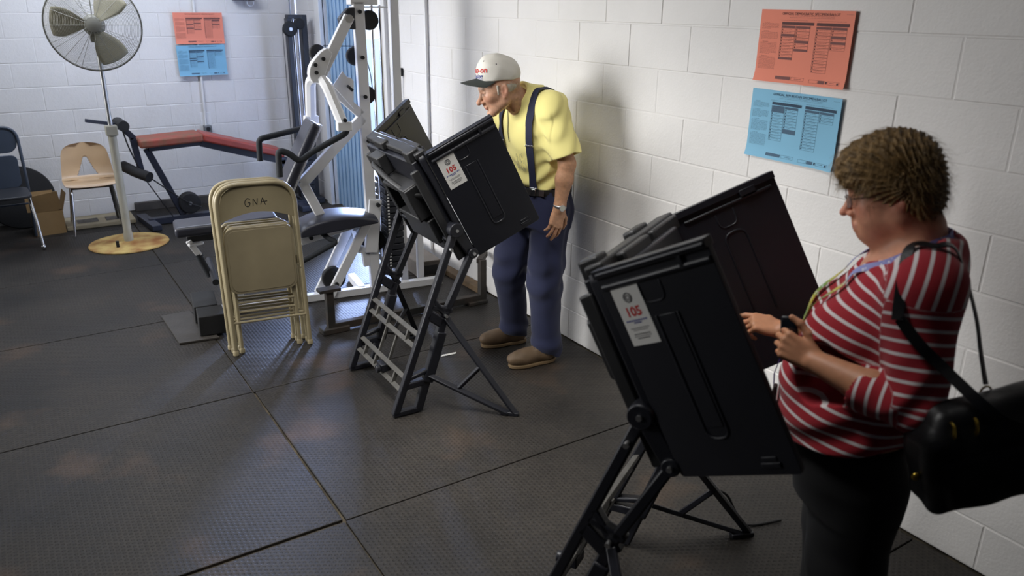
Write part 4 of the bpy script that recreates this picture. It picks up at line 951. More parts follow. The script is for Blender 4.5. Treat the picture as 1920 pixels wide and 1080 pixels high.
def add_hand(F, wrist, d, nb, thumb, curls=(.35, .45, .5, .55), s=1., spread=.06, thumb_in=.3, thumb_len=1.):
    """d: towards the fingers, nb: out of the back of the hand, thumb: +1/-1 along d x nb"""
    d = unit(d); nb = unit(nb - (np.asarray(nb) @ d) * d); sd = thumb * np.cross(d, nb); W = np.asarray(wrist, float)
    P = lambda a, b, c: W + s * (a * d + b * sd + c * nb)
    off = (.029, .0095, -.0105, -.029); kx = (.088, .092, .087, .078)
    for o, k_ in zip(off, kx): F.cap(P(.0, o * .55, 0), P(k_, o, .003), .0145 * s, .0112 * s, k=.010)
    F.ell(P(.045, 0, -.003), (.05 * s, .036 * s, .0135 * s), np.column_stack([d, sd, nb]), k=.008)
    F.ell(P(.03, .026, -.008), (.034 * s, .016 * s, .015 * s), np.column_stack([d, sd, nb]), k=.012)
    ends = []
    for i, (o, k_, L) in enumerate(zip(off, kx, (.072, .08, .074, .058))):
        c = curls[i]; p = P(k_, o, .002); a = c * .9; r = (.0092, .0094, .0088, .0078)[i]
        for j, (fr, add) in enumerate(((.46, c * 1.25), (.30, c * .8), (.24, 0))):
            dir_ = math.cos(a) * d - math.sin(a) * nb + spread * (1.5 - i) * .5 * sd; q = p + s * L * fr * unit(dir_)
            F.cap(p, q, r * s * (1 - .06 * j), r * s * (.96 - .08 * j), k=.003); p = q; a += add
        ends.append(p)
    p = P(.018, .028, -.006); dirs = [unit(.72 * d + .62 * sd - thumb_in * .5 * nb), unit(.85 * d + .35 * sd - thumb_in * nb), unit(.95 * d + .1 * sd - thumb_in * 1.2 * nb)]
    for dr, L, ra, rb in zip(dirs, (.042, .034, .027), (.0135, .0112, .0102), (.0115, .0102, .0082)):
        q = p + s * L * thumb_len * dr; F.cap(p, q, ra * s, rb * s, k=.006); p = q
    ends.append(p); return ends
def skin(name, base, mottled):
    m = mat(name, base, rough=.48, attr='tint', var=mottled, vscale=55, bump=.12, bscale=260, spec=.4, detail=5)
    b = m.node_tree.nodes['Principled BSDF']; b.inputs['Subsurface Weight'].default_value = .12; b.inputs['Subsurface Radius'].default_value = (.02, .008, .004); b.inputs['Subsurface Scale'].default_value = .25
    return m
def strands(V, Nrm, flow, n, length, width, seg=6, lift=.004, jitter=.25, keep=None):
    """thin tapered ribbons combed along flow(p) over a hair mass"""
    m = MB(); ids = RNG.choice(len(V), n); vs, fs = [], []
    for i in ids:
        p = V[i].copy(); nm = Nrm[i]
        if keep is not None and not keep(p): continue
        f = flow(p) + RNG.normal(0, jitter, 3); f = unit(f - (f @ nm) * nm); sd = np.cross(nm, f); L = length * RNG.uniform(.6, 1.25); b = len(vs); cv = RNG.normal(0, .35); lf = lift * RNG.uniform(.2, 1.3)
        for k in range(seg + 1):
            s = k / seg; q = p + f * L * s + sd * cv * L * s * s * .5 + nm * (lf * math.sin(math.pi * min(1, s * .9)) - .9 * L * s * s * .4 + .0006); w = width * (1 - .75 * s)
            vs += [q - sd * w, q + sd * w]
        for k in range(seg): fs.append((b + 2 * k, b + 2 * k + 1, b + 2 * k + 3, b + 2 * k + 2))
    return m.add(vs, fs)
def vnormals(V, F):
    n = np.cross(V[F[:, 2]] - V[F[:, 0]], V[F[:, 3]] - V[F[:, 1]]); N = np.zeros_like(V)
    for k in range(4): np.add.at(N, F[:, k], n)
    return N / (np.linalg.norm(N, axis=1)[:, None] + 1e-12)
def wob(x, y, z, s, a, ph=0.): return a * (np.sin(x * s + 1.3 * np.sin(z * s * .6 + ph)) * np.sin(z * s * .8 + 2 * np.sin(y * s * .7 + ph) + ph))
def ribbon(pts, nrm, w, th=.0016):
    m = MB(); vs = []; P = [np.asarray(p, float) for p in pts]; N = [unit(n_) for n_ in nrm]; fs = []
    for i, p in enumerate(P):
        t = unit(P[min(i + 1, len(P) - 1)] - P[max(i - 1, 0)]); sd = unit(np.cross(N[i], t))
        for a, b in ((-1, 0), (1, 0), (1, 1), (-1, 1)): vs.append(p + sd * a * w / 2 + N[i] * th * b)
    for i in range(len(P) - 1):
        for k in range(4): fs.append((i * 4 + k, i * 4 + (k + 1) % 4, i * 4 + 4 + (k + 1) % 4, i * 4 + 4 + k))
    fs += [(0, 3, 2, 1), tuple(len(P) * 4 - 4 + k for k in range(4))]
    return m.add(vs, fs)
def snap_to(V, N, p, d, off):
    """first surface point of a vertex cloud met along the line p + s d (nearest to p), pushed out by off"""
    d = unit(d); r = V - np.asarray(p); s = r @ d; perp = np.linalg.norm(r - s[:, None] * d, axis=1); near = perp < .012
    if not near.any(): return np.asarray(p, float), -d
    k = np.where(near)[0]; i = k[np.argmin(s[k])]; return np.asarray(p) + d * s[i] + N[i] * off, N[i]

# ---------------------------------------------------------------- the man at the far booth
man = thing('person', (-.38, 3.42, 0), math.pi, 'person in yellow tee, suspenders, navy trousers and white cap leaning over the farther booth', 'person')
MSK = skin('weathered_skin', srgb(200, 140, 108), .22)
mR, mt = rot_yp(-.34, .30), V3(.155, .0, 1.500)
mC = rot_yp(-.34, .03)                                                       # the cap sits tipped back
H = Field((-.20, -.22, 1.22), (.40, .22, 1.74), .003)
add_head(H, mR, mt, jaw=1.0, nose=1.18, lip=.8)
H.chain([(-.02, 0, 1.36), (.045, 0, 1.435), (.115, -.005, 1.475)], [.068, .063, .064], k=.025); H.cap((-.04, .0, 1.38), (-.055, .0, 1.30), .07, .085, k=.03)
H.cap((.08, .04, 1.39), (.10, .05, 1.45), .012, .02, k=.02)
AL = Field((-.25, .10, .60), (.20, .40, 1.32), .0026)
shL, elL, wrL = V3(-.055, .185, 1.41), V3(-.085, .268, 1.135), V3(-.055, .262, .925)
AL.chain([V3(-.06, .21, 1.30), (shL + 2 * elL) / 3, elL + (0, 0, .01)], [.052, .047, .040], k=.02)
AL.chain([elL, elL + .35 * (wrL - elL), wrL, wrL + (.003, 0, -.02)], [.042, .044, .0285, .0275], k=.02); AL.ell(elL + (-.016, 0, .0), (.022, .028, .035), k=.03)
hd = unit(V3(.20, -.06, -1))
add_hand(AL, wrL + (.003, 0, -.012), hd, V3(.10, 1, 0.05), -1, curls=(.30, .22, .26, .36), s=1.06, thumb_in=.35, spread=.10)
AR = Field((-.12, -.36, .92), (.46, -.02, 1.30), .0035)
AR.chain([(-.03, -.20, 1.28), (.04, -.235, 1.13), (.06, -.23, 1.12), (.27, -.13, 1.065)], [.052, .044, .042, .029], k=.02)
add_hand(AR, (.275, -.128, 1.064), (.9, .18, -.25), (.2, -.2, 1), -1, curls=(.2, .5, .6, .65), s=1.05)
TB = Field((-.32, -.27, .02), (.22, .27, 1.42), .008)
TB.loft([(.84, -.11, 0, .105, .15), (1.0, -.105, 0, .10, .135), (1.2, -.07, 0, .10, .14), (1.36, -.04, 0, .07, .12)])
for s, pts in ((1, [(-.11, .09, .88), (-.065, .115, .50), (-.065, .14, .08)]), (-1, [(-.10, -.09, .88), (-.0, -.125, .50), (-.05, -.165, .08)])): TB.chain(pts, [.075, .05, .04], k=.02)
sk = srgb(212, 164, 134)
hc = head_color(sk, mR, mt, srgb(186, 124, 108), srgb(208, 138, 114), srgb(160, 145, 128), age=.4)
def man_skin(V):
    C = hc(V); low = V[:, 2] < 1.30
    C[low] = np.array(srgb(206, 156, 122)); return C
sm_mesh('body', [H, AL, AR, TB], MSK, man, man_skin, 1)
# t-shirt
T = Field((-.36, -.36, .90), (.24, .40, 1.55), .0042)
T.loft([(.96, -.117, 0, .136, .174), (1.03, -.112, 0, .150, .182), (1.14, -.085, 0, .138, .180), (1.27, -.062, 0, .134, .186), (1.37, -.055, 0, .120, .172), (1.43, -.055, 0, .095, .125), (1.475, -.045, 0, .075, .08), (1.50, -.035, 0, .06, .065)], k=.02)
T.cap((-.02, 0, 1.42), (.03, 0, 1.455), .085, .075, k=.04)
for s, a, b, c in ((1, V3(-.05, .07, 1.43), V3(-.055, .170, 1.415), V3(-.088, .262, 1.175)), (-1, V3(-.045, -.07, 1.43), V3(-.045, -.165, 1.415), V3(.02, -.235, 1.17))):
    T.cap(a, b, .058, .060, k=.06); T.cap(b, c, .064, .079, k=.07)
    ax = unit(c - b); T.cap(c - ax * .03, c + ax * .1, .052, .075, k=.004, mode='sub'); T.cut(c, ax, lo=(-.36, .19, 1.0) if s > 0 else (-.36, -.36, 1.0), hi=(.24, .40, 1.25) if s > 0 else (.24, -.19, 1.25))
T.cut((.0, 0, .986), (0, 0, -1)); T.cap((.03, 0, 1.448), (.14, 0, 1.52), .0665, .075, k=.006, mode='sub'); T.cut((.052, 0, 1.455), (.83, 0, .56), lo=(-.02, -.2, 1.39), hi=(.24, .2, 1.55)); T.cut((0, 0, 1.525), (0, 0, 1))
# creases: pulled folds over the belly and under the arm
T.warp(lambda x, y, z: .0075 * np.sin((z * 1.0 + x * .9 + np.abs(y) * .25) * 62 + 1.5 * np.sin(y * 22)) * np.clip((1.22 - z) / .25, 0, 1) * np.clip((x + .15) / .1, .25, 1) + .0035 * np.sin(z * 60 + x * 90 + y * 40) * np.clip((np.abs(y) - .1) / .1, 0, 1) + wob(x, y, z, 30, .003) + .0025 * np.sin((x * .8 + y * 1.2 + z * .5) * 95) * np.exp(-(((np.abs(y) - .17) / .06) ** 2 + ((z - 1.30) / .09) ** 2)))
M_tee = mat('yellow_cotton', srgb(246, 234, 150), rough=.85, var=.03, vscale=6, bump=.12, bscale=300, sheen=.2)
tee, TV, TF = sm_mesh('t_shirt', [T], M_tee, man, None, 2); TN = vnormals(TV, TF)
# faded print on the chest pocket
m = MB()
for i in range(34):
    y0_, z0_ = .02 + RNG.uniform(0, .07), 1.10 + RNG.uniform(0, .075); p, n_ = snap_to(TV, TN, V3(.3, y0_, z0_), (-1, 0, 0), .001); p2, _ = snap_to(TV, TN, V3(.3, y0_ + RNG.uniform(-.004, .012), z0_ - RNG.uniform(.008, .03)), (-1, 0, 0), .001)
    m.tube([p, p2], .0007, 4)
m.build('pocket_print', mat('faded_print', srgb(176, 172, 140), rough=.9), tee)
# trousers
TR = Field((-.40, -.34, .03), (.26, .34, 1.02), .0052)
TR.loft([(.78, -.115, 0, .152, .182), (.86, -.125, 0, .158, .190), (.94, -.12, 0, .146, .182), (1.0, -.115, 0, .140, .178)], k=.02)
for pts, rs in (([(-.125, .088, .86), (-.085, .112, .56), (-.075, .122, .45), (-.082, .142, .11), (-.085, .142, .05)], [.112, .094, .090, .078, .074]), ([(-.11, -.088, .86), (-.015, -.122, .56), (-.005, -.128, .45), (-.062, -.165, .11), (-.065, -.165, .06)], [.112, .094, .088, .078, .074])): TR.chain(pts, rs, k=.035)
TR.cut((0, 0, .985), (0, 0, 1)); TR.cut((-.08, 0, .058), (.25, 0, -1))
TR.warp(lambda x, y, z: .005 * np.sin(z * 70 + 3 * np.sin(x * 18 + y * 12)) * np.clip((.22 - z) / .16, 0, 1) + .0045 * np.sin((z + x * .8) * 48 + y * 14) * np.exp(-((z - .48) / .12) ** 2) + .004 * np.sin((x * 1.4 + y * .6) * 55 + z * 10) * np.clip((z - .3) / .3, 0, 1) + wob(x, y, z, 17, .004))
M_navy2 = mat('navy_work_trousers', srgb(24, 30, 62), rough=.85, var=.1, vscale=7, bump=.1, bscale=320, sheen=.15)
sm_mesh('trousers', [TR], M_navy2, man, None, 2)
# belt, suspenders with clips
ellip = lambda cx, rx, ry, z, a: V3(cx + rx * math.cos(a), ry * math.sin(a), z)
bp_ = [ellip(-.117, .151, .188, .972, 2 * math.pi * i / 40) for i in range(41)]
ribbon(bp_, [unit(p - V3(-.117, 0, .972)) for p in bp_], .034, .003).build('belt', mat('black_leather_belt', srgb(30, 28, 28), rough=.5), man)
p0 = ellip(-.117, .155, .192, .972, .80); m = MB(); m.beam(p0 + V3(.004, -.035, 0), p0 + V3(-.012, .030, 0), .006, .032); m.build('belt_tab', mat('brown_leather_tab', srgb(52, 42, 42), rough=.6), man, bevel=.002)
M_susp = mat('navy_elastic', srgb(30, 34, 60), rough=.8, bump=.2, bscale=400)
for s in (1, -1):
    pts, nrm = [], []
    for f_, y_, z_ in ((-.20, .05, 1.30), (-.17, .085, 1.38)):
        p, n_ = snap_to(TV, TN, V3(-.5, s * y_, z_), (1, 0, 0), .003); pts.append(p); nrm.append(n_)
    for f_, y_ in ((-.10, .108), (-.04, .118), (.01, .12)):
        p, n_ = snap_to(TV, TN, V3(f_, s * y_, 1.7), (0, 0, -1), .003); pts.append(p); nrm.append(n_)
    for y_, z_ in ((.124, 1.36), (.126, 1.30), (.126, 1.22), (.122, 1.14), (.118, 1.06), (.112, .998)):
        p, n_ = snap_to(TV, TN, V3(.4, s * y_, z_), (-1, 0, 0), .004); pts.append(p); nrm.append(n_)
    q = spline(pts, 5); nq = spline(nrm, 5)
    st_ = ribbon(q, nq, .040, .003).build('suspender', M_susp, man, smooth=50)
    e, n_ = q[-1], nq[-1]; m = MB(); sd = unit(np.cross(n_, (0, 0, 1)))
    m.beam(e + .004 * n_ - .022 * sd, e + .004 * n_ + .022 * sd, .006, .01); m.beam(e + .005 * n_ + V3(0, 0, -.002), e + .008 * n_ + V3(0, 0, -.032), .024, .006, up=n_)
    k_ = int(len(q) * .70); m.beam(q[k_] + .004 * nq[k_] - .023 * unit(np.cross(nq[k_], (0, 0, 1))), q[k_] + .004 * nq[k_] + .023 * unit(np.cross(nq[k_], (0, 0, 1))), .005, .009)
    m.build('clip', M_chrome, st_, bevel=.001)
# boots
M_boot = mat('brown_boot_leather', srgb(104, 84, 62), rough=.6, var=.15, vscale=14, bump=.2, bscale=90); M_sole = mat('tan_boot_sole', srgb(122, 100, 70), rough=.7, var=.1)
for (hx, hy), (tx, ty), zb in (((-.128, .158), (.150, .118), 0.), ((-.135, -.145), (.138, -.205), 0.)):
    a = math.atan2(ty - hy, tx - hx); Rb = np.array(Matrix.Rotation(a, 3, 'Z')); L_ = math.hypot(tx - hx, ty - hy)
    B = Field((-.24, -.30, -.01), (.26, .30, .16), .0036); B.frame(Rb, V3(hx, hy, 0))
    B.ell((L_ * .74, 0, .052), (.085, .052, .042)); B.ell((L_ * .45, 0, .06), (.10, .043, .045), k=.03); B.ell((.052, 0, .062), (.052, .042, .05), k=.03); B.cap((.075, 0, .07), (.07, 0, .13), .048, .05, k=.03); B.cut((0, 0, .022), (0, 0, -1)); 
    B.warp(lambda x, y, z: wob(x, y, z, 70, .0016))
    bt, BV, BF = sm_mesh('boot', [B], M_boot, man, None, 1)
    out = []; 
    for i in range(36):
        t_ = 2 * math.pi * i / 36; cx = L_ / 2; ux, uy = math.cos(t_), math.sin(t_); w_ = .053 + .004 * ux - .010 * math.exp(-((ux * cx + .02) / .05) ** 2); px = cx + (L_ / 2 + .002) * ux; py = w_ * math.copysign(abs(uy) ** .75, uy); out.append((px, py))
    m = MB(); m.prism(out, V3(hx, hy, .004), Rb[:, 0], Rb[:, 1], .020); m.build('sole', M_sole, bt, bevel=.004)
    m = MB()
    for i in range(4):
        c = V3(hx, hy, 0) + Rb @ V3(L_ * (.40 + .085 * i), 0, .118 - .012 * i); m.tube([c - Rb[:, 1] * .024 - V3(0, 0, .006), c + V3(0, 0, .003), c + Rb[:, 1] * .024 - V3(0, 0, .006)], .0028, 6)
    m.build('lace', mat('boot_lace', srgb(80, 66, 50), rough=.8), bt)
# cap
HP = lambda p: mC @ np.asarray(p, float) + mt
CF = Field((-.12, -.2, 1.42), (.40, .2, 1.76), .003)
CF.frame(mC, mt); CF.ell((-.002, 0, .066), (.104, .089, .096)); CF.ell((.035, 0, .082), (.070, .080, .076), k=.03); CF.ell((-.05, 0, .080), (.052, .066, .058), k=.03); CF.cut((.0, 0, .042), (-.06, 0, -1)); CF.frame()
CF.warp(lambda x, y, z: wob(x, y, z, 55, .0022))
M_cap = mat('cream_cap_cotton', srgb(224, 220, 210), rough=.85, var=.04, vscale=12, bump=.15, bscale=260)
capo, CV, CFc = sm_mesh('cap', [CF], M_cap, man, None, 2); CN = vnormals(CV, CFc)
m = MB(); vs, fs = [], []; nr, na = 8, 18
for k in (0, 1):
    for i in range(nr + 1):
        for j in range(na + 1):
            a = math.radians(-70 + 140 * j / na); r0x, r0y = .098, .083; ext = .098 * (i / nr) * math.cos(a * .95) ** .8
            x = -.005 + r0x * math.cos(a) + ext; y = r0y * math.sin(a) * (1 - .06 * i / nr); z = .052 - .034 * (y / .08) ** 2 * (.35 + .65 * i / nr) - .20 * ext - .003 * k
            vs.append(HP((x, y, z)))
Kx = lambda k, i, j: k * (nr + 1) * (na + 1) + i * (na + 1) + j
for i in range(nr):
    for j in range(na): fs += [(Kx(0, i, j), Kx(0, i + 1, j), Kx(0, i + 1, j + 1), Kx(0, i, j + 1)), (Kx(1, i, j), Kx(1, i, j + 1), Kx(1, i + 1, j + 1), Kx(1, i + 1, j))]
for j in range(na): fs.append((Kx(0, nr, j), Kx(1, nr, j), Kx(1, nr, j + 1), Kx(0, nr, j + 1)))
m.add(vs, fs); m.build('visor', mat('dark_green_visor', srgb(52, 56, 52), rough=.8, bump=.1, bscale=300), capo, smooth=60)
def on_cap(u, v, off=.0012):
    """u along the brow to the wearer's left, v up, in metres on the front of the crown"""
    a, e = u / .095, v / .10; d_ = V3(math.cos(a) * math.cos(e), math.sin(a) * math.cos(e), math.sin(e)); p, n_ = snap_to(CV, CN, HP(V3(0, 0, .07) + .3 * d_), -(mC @ d_), off); return p
m = MB(); 
m.text('Snap-on', .036, None, None, None, 0, wrap=lambda x, y: on_cap(x + .02, y + .018 + .08 * x), bold=.02)
m.text('Racing', .026, None, None, None, 1, wrap=lambda x, y: on_cap(x + .02, y - .008 + .08 * x), bold=.02)
for pts in ([(-.03, -.02), (-.01, -.03), (.01, -.024), (.03, -.028)], [(-.015, -.032), (.0, -.038), (.02, -.03)]): m.tube([on_cap(x + .02, y + .006) for x, y in pts], .0013, 5, mi=1)
m.build('cap_lettering', [M_red, M_blue], capo, smooth=0)
m = MB(); m.ell(HP((.0, 0, .161)), (.007, .007, .004)); 
m.build('cap_button', M_ink, capo)
for u, v in ((.045, .062), (.12, .055), (-.045, .062)): MB().ell(on_cap(u, v, .0), (.003, .003, .003), n=10).build('eyelet', M_ink, capo)
# grey hair at the temple and nape
HR = Field((-.10, -.15, 1.38), (.32, .15, 1.62), .003); HR.frame(mR, mt)
HR.ell((-.022, 0, .01), (.092, .0785, .062)); HR.cut((.010, 0, 0), (1, 0, .35)); HR.cut((0, 0, -.05), (0.45, 0, -1)); HR.ell((-.012, .082, -.016), (.020, .03, .034), k=.004, mode='sub'); HR.ell((-.012, -.082, -.016), (.020, .03, .034), k=.004, mode='sub')
HR.cap((.016, .0735, .02), (.022, .0700, -.02), .006, .004, k=.006); HR.cap((.016, -.0735, .02), (.022, -.0700, -.02), .006, .004, k=.006); HR.frame()
M_hairg = mat('grey_hair', srgb(198, 190, 176), rough=.6, var=.2, vscale=90)
V_, F_ = HR.mesh(); hm = MB(); hm.add(V_, F_.tolist()); s_ = strands(V_, vnormals(V_, F_), lambda p: mR @ V3(-.5, 0, -.8), 1400, .022, .0005, 4, .003); hm.add(np.concatenate(s_.v), s_.f); hm.build('hair', M_hairg, man, smooth=80)
# wristwatch and neck cord
wa = unit(wrL - elL); wp = wrL + wa * .004; u1 = unit(np.cross(wa, (1, 0, 0))); u2 = np.cross(wa, u1)
wt = MB().tube([wp + .0325 * (math.cos(a) * u1 + math.sin(a) * u2) for a in np.linspace(0, 2 * math.pi, 33)[:-1]], .0085, 8, closed=True, flat=.35, up=None)
wo = wt.build('wristwatch', M_steel, man)
wn = unit(V3(.25, 1, 0)); wn = unit(wn - (wn @ wa) * wa)
MB().lathe([(.016, 0), (.0175, .003), (.0165, .008)], wp + wn * .030, wn, 24).build('watch_case', M_chrome, wo); MB().lathe([(.0135, .0), (.0135, .0008)], wp + wn * .0382, wn, 24).build('watch_dial', mat('watch_dial', srgb(190, 190, 178), rough=.3), wo)
cp = []
for y_, z_ in ((-.045, 1.405), (-.04, 1.36), (-.03, 1.32), (-.03, 1.27), (-.025, 1.22)): cp.append(snap_to(TV, TN, V3(.4, y_, z_), (-1, 0, 0), .003)[0])
MB().tube(spline(cp, 4), .0022, 6).build('neck_cord', M_ink, man)

# ---------------------------------------------------------------- the woman at the near booth
WB = (-.83, 1.16, 0); wz = math.atan2(.844, -.536)
wom = thing('person', WB, wz, 'person in red and white striped top and glasses using the nearer booth', 'person')
WSK = skin('fair_skin', srgb(214, 156, 128), .12)
wR, wt_ = rot_yp(.08, .27), V3(-.053, 0, 1.466)
sk2 = srgb(214, 154, 124)
H = Field((-.24, -.16, 1.20), (.12, .16, 1.60), .0028)
add_head(H, wR, wt_, jaw=1.05, nose=.95, chub=1., chin=.014)
H.chain([(-.145, 0, 1.30), (-.125, 0, 1.37), (-.085, 0, 1.43)], [.070, .063, .060], k=.03); H.cap((-.14, -.07, 1.285), (-.14, .07, 1.285), .068, k=.03); H.cap((-.11, 0, 1.29), (-.09, 0, 1.24), .075, .08, k=.03); H.ell((-.040, 0, 1.355), (.050, .042, .034), k=.035)
AL = Field((-.24, .06, .90), (.24, .36, 1.16), .0024)
elL, wrL = V3(-.165, .255, 1.0), V3(.060, .165, 1.035)
AL.chain([elL, elL + .35 * (wrL - elL), wrL], [.050, .048, .029], k=.02)
endsL = add_hand(AL, wrL, (.93, -.10, .38), (-.15, .95, .25), 1, curls=(1.05, 1.15, 1.2, 1.25), s=.96, thumb_in=-.05, spread=.03)
AR = Field((-.14, -.34, .88), (.44, .06, 1.16), .0028)
wrR = V3(.165, -.115, .995)
AR.chain([(-.10, -.25, 1.0), (-.02, -.215, .99), wrR], [.048, .046, .028], k=.02)
endsR = add_hand(AR, wrR, (.93, .02, .12), (-.15, .35, 1), 1, curls=(.28, .8, .95, 1.0), s=.95, thumb_in=.4)
TB = Field((-.36, -.28, .02), (.16, .28, 1.34), .008)
TB.loft([(.72, -.08, 0, .12, .16), (.95, -.07, 0, .13, .15), (1.15, -.10, 0, .10, .14), (1.30, -.125, 0, .06, .11)])
for s in (-1, 1): TB.chain([(-.08, s * .09, .75), (-.085, s * .09, .42), (-.10, s * .095, .07)], [.09, .06, .04], k=.02); TB.chain([(-.09, s * .1, .03), (.06, s * .11, .025)], [.03, .025], k=.01)
hc2 = head_color(sk2, wR, wt_, srgb(176, 96, 88), srgb(214, 120, 104), srgb(110, 84, 60))
def wom_skin(V):
    C = hc2(V); C[V[:, 2] < 1.17] = np.array(srgb(204, 146, 112)); return C
_, WV, WF = sm_mesh('body', [H, AL, AR, TB], WSK, wom, wom_skin, 1)
# striped top
T = Field((-.36, -.38, .70), (.22, .38, 1.46), .0037)
T.loft([(.70, -.055, 0, .182, .225), (.82, -.055, 0, .190, .225), (.95, -.058, 0, .190, .215), (1.06, -.075, 0, .170, .203), (1.16, -.105, 0, .152, .200), (1.25, -.132, 0, .132, .185), (1.32, -.150, 0, .105, .13), (1.375, -.155, 0, .080, .078)], k=.02)
for s in (-1, 1): T.ell((.0, s * .085, 1.085), (.100, .088, .095), k=.05)
T.ell((.02, 0, .90), (.115, .17, .13), k=.06)
slL = (V3(-.155, .06, 1.315), V3(-.160, .180, 1.275), V3(-.178, .255, 1.005), V3(-.045, .212, 1.008)); slR = (V3(-.15, -.06, 1.315), V3(-.14, -.178, 1.275), V3(-.10, -.255, 1.01), V3(-.005, -.205, .992))
for sl in (slL, slR):
    T.cap(sl[0], sl[1], .068, .078, k=.05); T.cap(sl[1], sl[2], .080, .066, k=.05); T.cap(sl[2], sl[3], .064, .054, k=.02)
    ax = unit(sl[3] - sl[2]); T.cap(sl[3] - ax * .005, sl[3] + ax * .09, .052, .085, k=.003, mode='sub')
T.ell((-.065, 0, 1.385), (.10, .080, .085), k=.012, mode='sub'); T.cap((-.04, 0, 1.33), (-.0, 0, 1.27), .055, .022, k=.02, mode='sub'); T.cap((-.14, 0, 1.372), (-.02, 0, 1.42), .086, .112, k=.01, mode='sub'); T.cut((-.14, 0, 1.385), (-.25, 0, 1))
T.cut((-.05, .1, .80), (-.20, .12, -1)); T.cut((-.21, 0, 1.385), (.50, 0, .86), lo=(-.36, -.135, 1.2), hi=(.22, .135, 1.46))
T.warp(lambda x, y, z: .005 * np.sin((z + .7 * x) * 52 + 8 * y) * np.exp(-((z - .86) / .09) ** 2) + .005 * np.sin((z * .9 + x * 1.3) * 60 + 12 * y) * np.exp(-(((x + .16) / .07) ** 2 + ((z - 1.02) / .09) ** 2)) + wob(x, y, z, 20, .003))
def stripe_coord(V):
    dT = np.abs(V[:, 1]) - .19
    s = V[:, 2] - np.interp(V[:, 2], [.85, 1.05], [.11, .22]) * np.clip(V[:, 0] + .10, 0, .25)
    for sl in (slL, slR):
        d1, t1 = segdist(V, sl[1], sl[2]); d2, t2 = segdist(V, sl[2], sl[3]); L1 = np.linalg.norm(sl[2] - sl[1]); side = np.sign(sl[1][1])
        a1, a2 = unit(sl[2] - sl[1]), unit(sl[3] - sl[2]); r1 = .080 - .014 * t1; g1, g2 = (V - sl[1]) @ a1, (V - sl[2]) @ a2
        in1 = (d1 < r1 + .014) & (V[:, 1] * side > .158) & (t1 < 1); in2 = (d2 < .072 - .010 * t2) & (V[:, 1] * side > .158) & (d2 - .06 < d1 - r1 + .004) & (V[:, 0] > -.2)
        s = np.where(in1, 2 - g1, s); s = np.where(in2 & (t2 > 0), 2 - L1 - g2, s)
    yoke = (V[:, 2] > 1.252) & (V[:, 0] < -.072) & (np.abs(V[:, 1]) > .04); s = np.where(yoke, 3 + V[:, 0] * .95 + .15 * V[:, 2], s)
    return s
def stripes_mat():
    m = mat('red_striped_knit', srgb(170, 24, 40), rough=.85, bump=.1, bscale=320, sheen=.15); nt = m.node_tree; N, L = nt.nodes, nt.links; b = N['Principled BSDF']
    a = N.new('ShaderNodeAttribute'); a.attribute_name = 'stripe'; mu = N.new('ShaderNodeMath'); mu.operation = 'MULTIPLY'; mu.inputs[1].default_value = 1 / .031; L.new(a.outputs['Fac'], mu.inputs[0])
    fr = N.new('ShaderNodeMath'); fr.operation = 'FRACT'; L.new(mu.outputs[0], fr.inputs[0])
    r = N.new('ShaderNodeValToRGB'); e = r.color_ramp.elements; e[0].position = 0; e[0].color = (*srgb(160, 22, 38), 1); e[1].position = .34; e[1].color = (*srgb(160, 22, 38), 1)
    for p_, c_ in ((.39, (222, 214, 214)), (.60, (222, 214, 214)), (.65, (160, 22, 38))): q = e.new(p_); q.color = (*srgb(*c_), 1)
    L.new(fr.outputs[0], r.inputs['Fac']); L.new(r.outputs['Color'], b.inputs['Base Color']); return m
top_, TV, TF = sm_mesh('striped_top', [T], stripes_mat(), wom, None, 2, {'stripe': stripe_coord}); TN = vnormals(TV, TF)
# trousers and shoes
TR = Field((-.36, -.30, .03), (.18, .30, .82), .0055)
TR.loft([(.60, -.075, 0, .150, .190), (.70, -.07, 0, .155, .205), (.80, -.06, 0, .15, .2)], k=.02)
for s, fo_ in ((1, -.02), (-1, .01)): TR.chain([(-.075 + fo_, s * .095, .68), (-.085 + fo_, s * .098, .42), (-.10 + fo_, s * .10, .06)], [.128, .104, .094], k=.03)
TR.cut((0, 0, .045), (0, 0, -1)); TR.warp(lambda x, y, z: wob(x, y, z, 16, .005))
sm_mesh('trousers', [TR], mat('black_trousers', srgb(11, 11, 14), rough=.9, var=.1), wom, None, 2)
for s in (1, -1):
    B = Field((-.20, s * .1 - .08, -.01), (.16, s * .1 + .08, .12), .005); B.ell((.06, s * .105, .035), (.085, .045, .032)); B.ell((-.07, s * .1, .04), (.07, .04, .04), k=.04); B.cut((0, 0, .004), (0, 0, -1)); sm_mesh('shoe', [B], M_rubber, wom, None, 1)
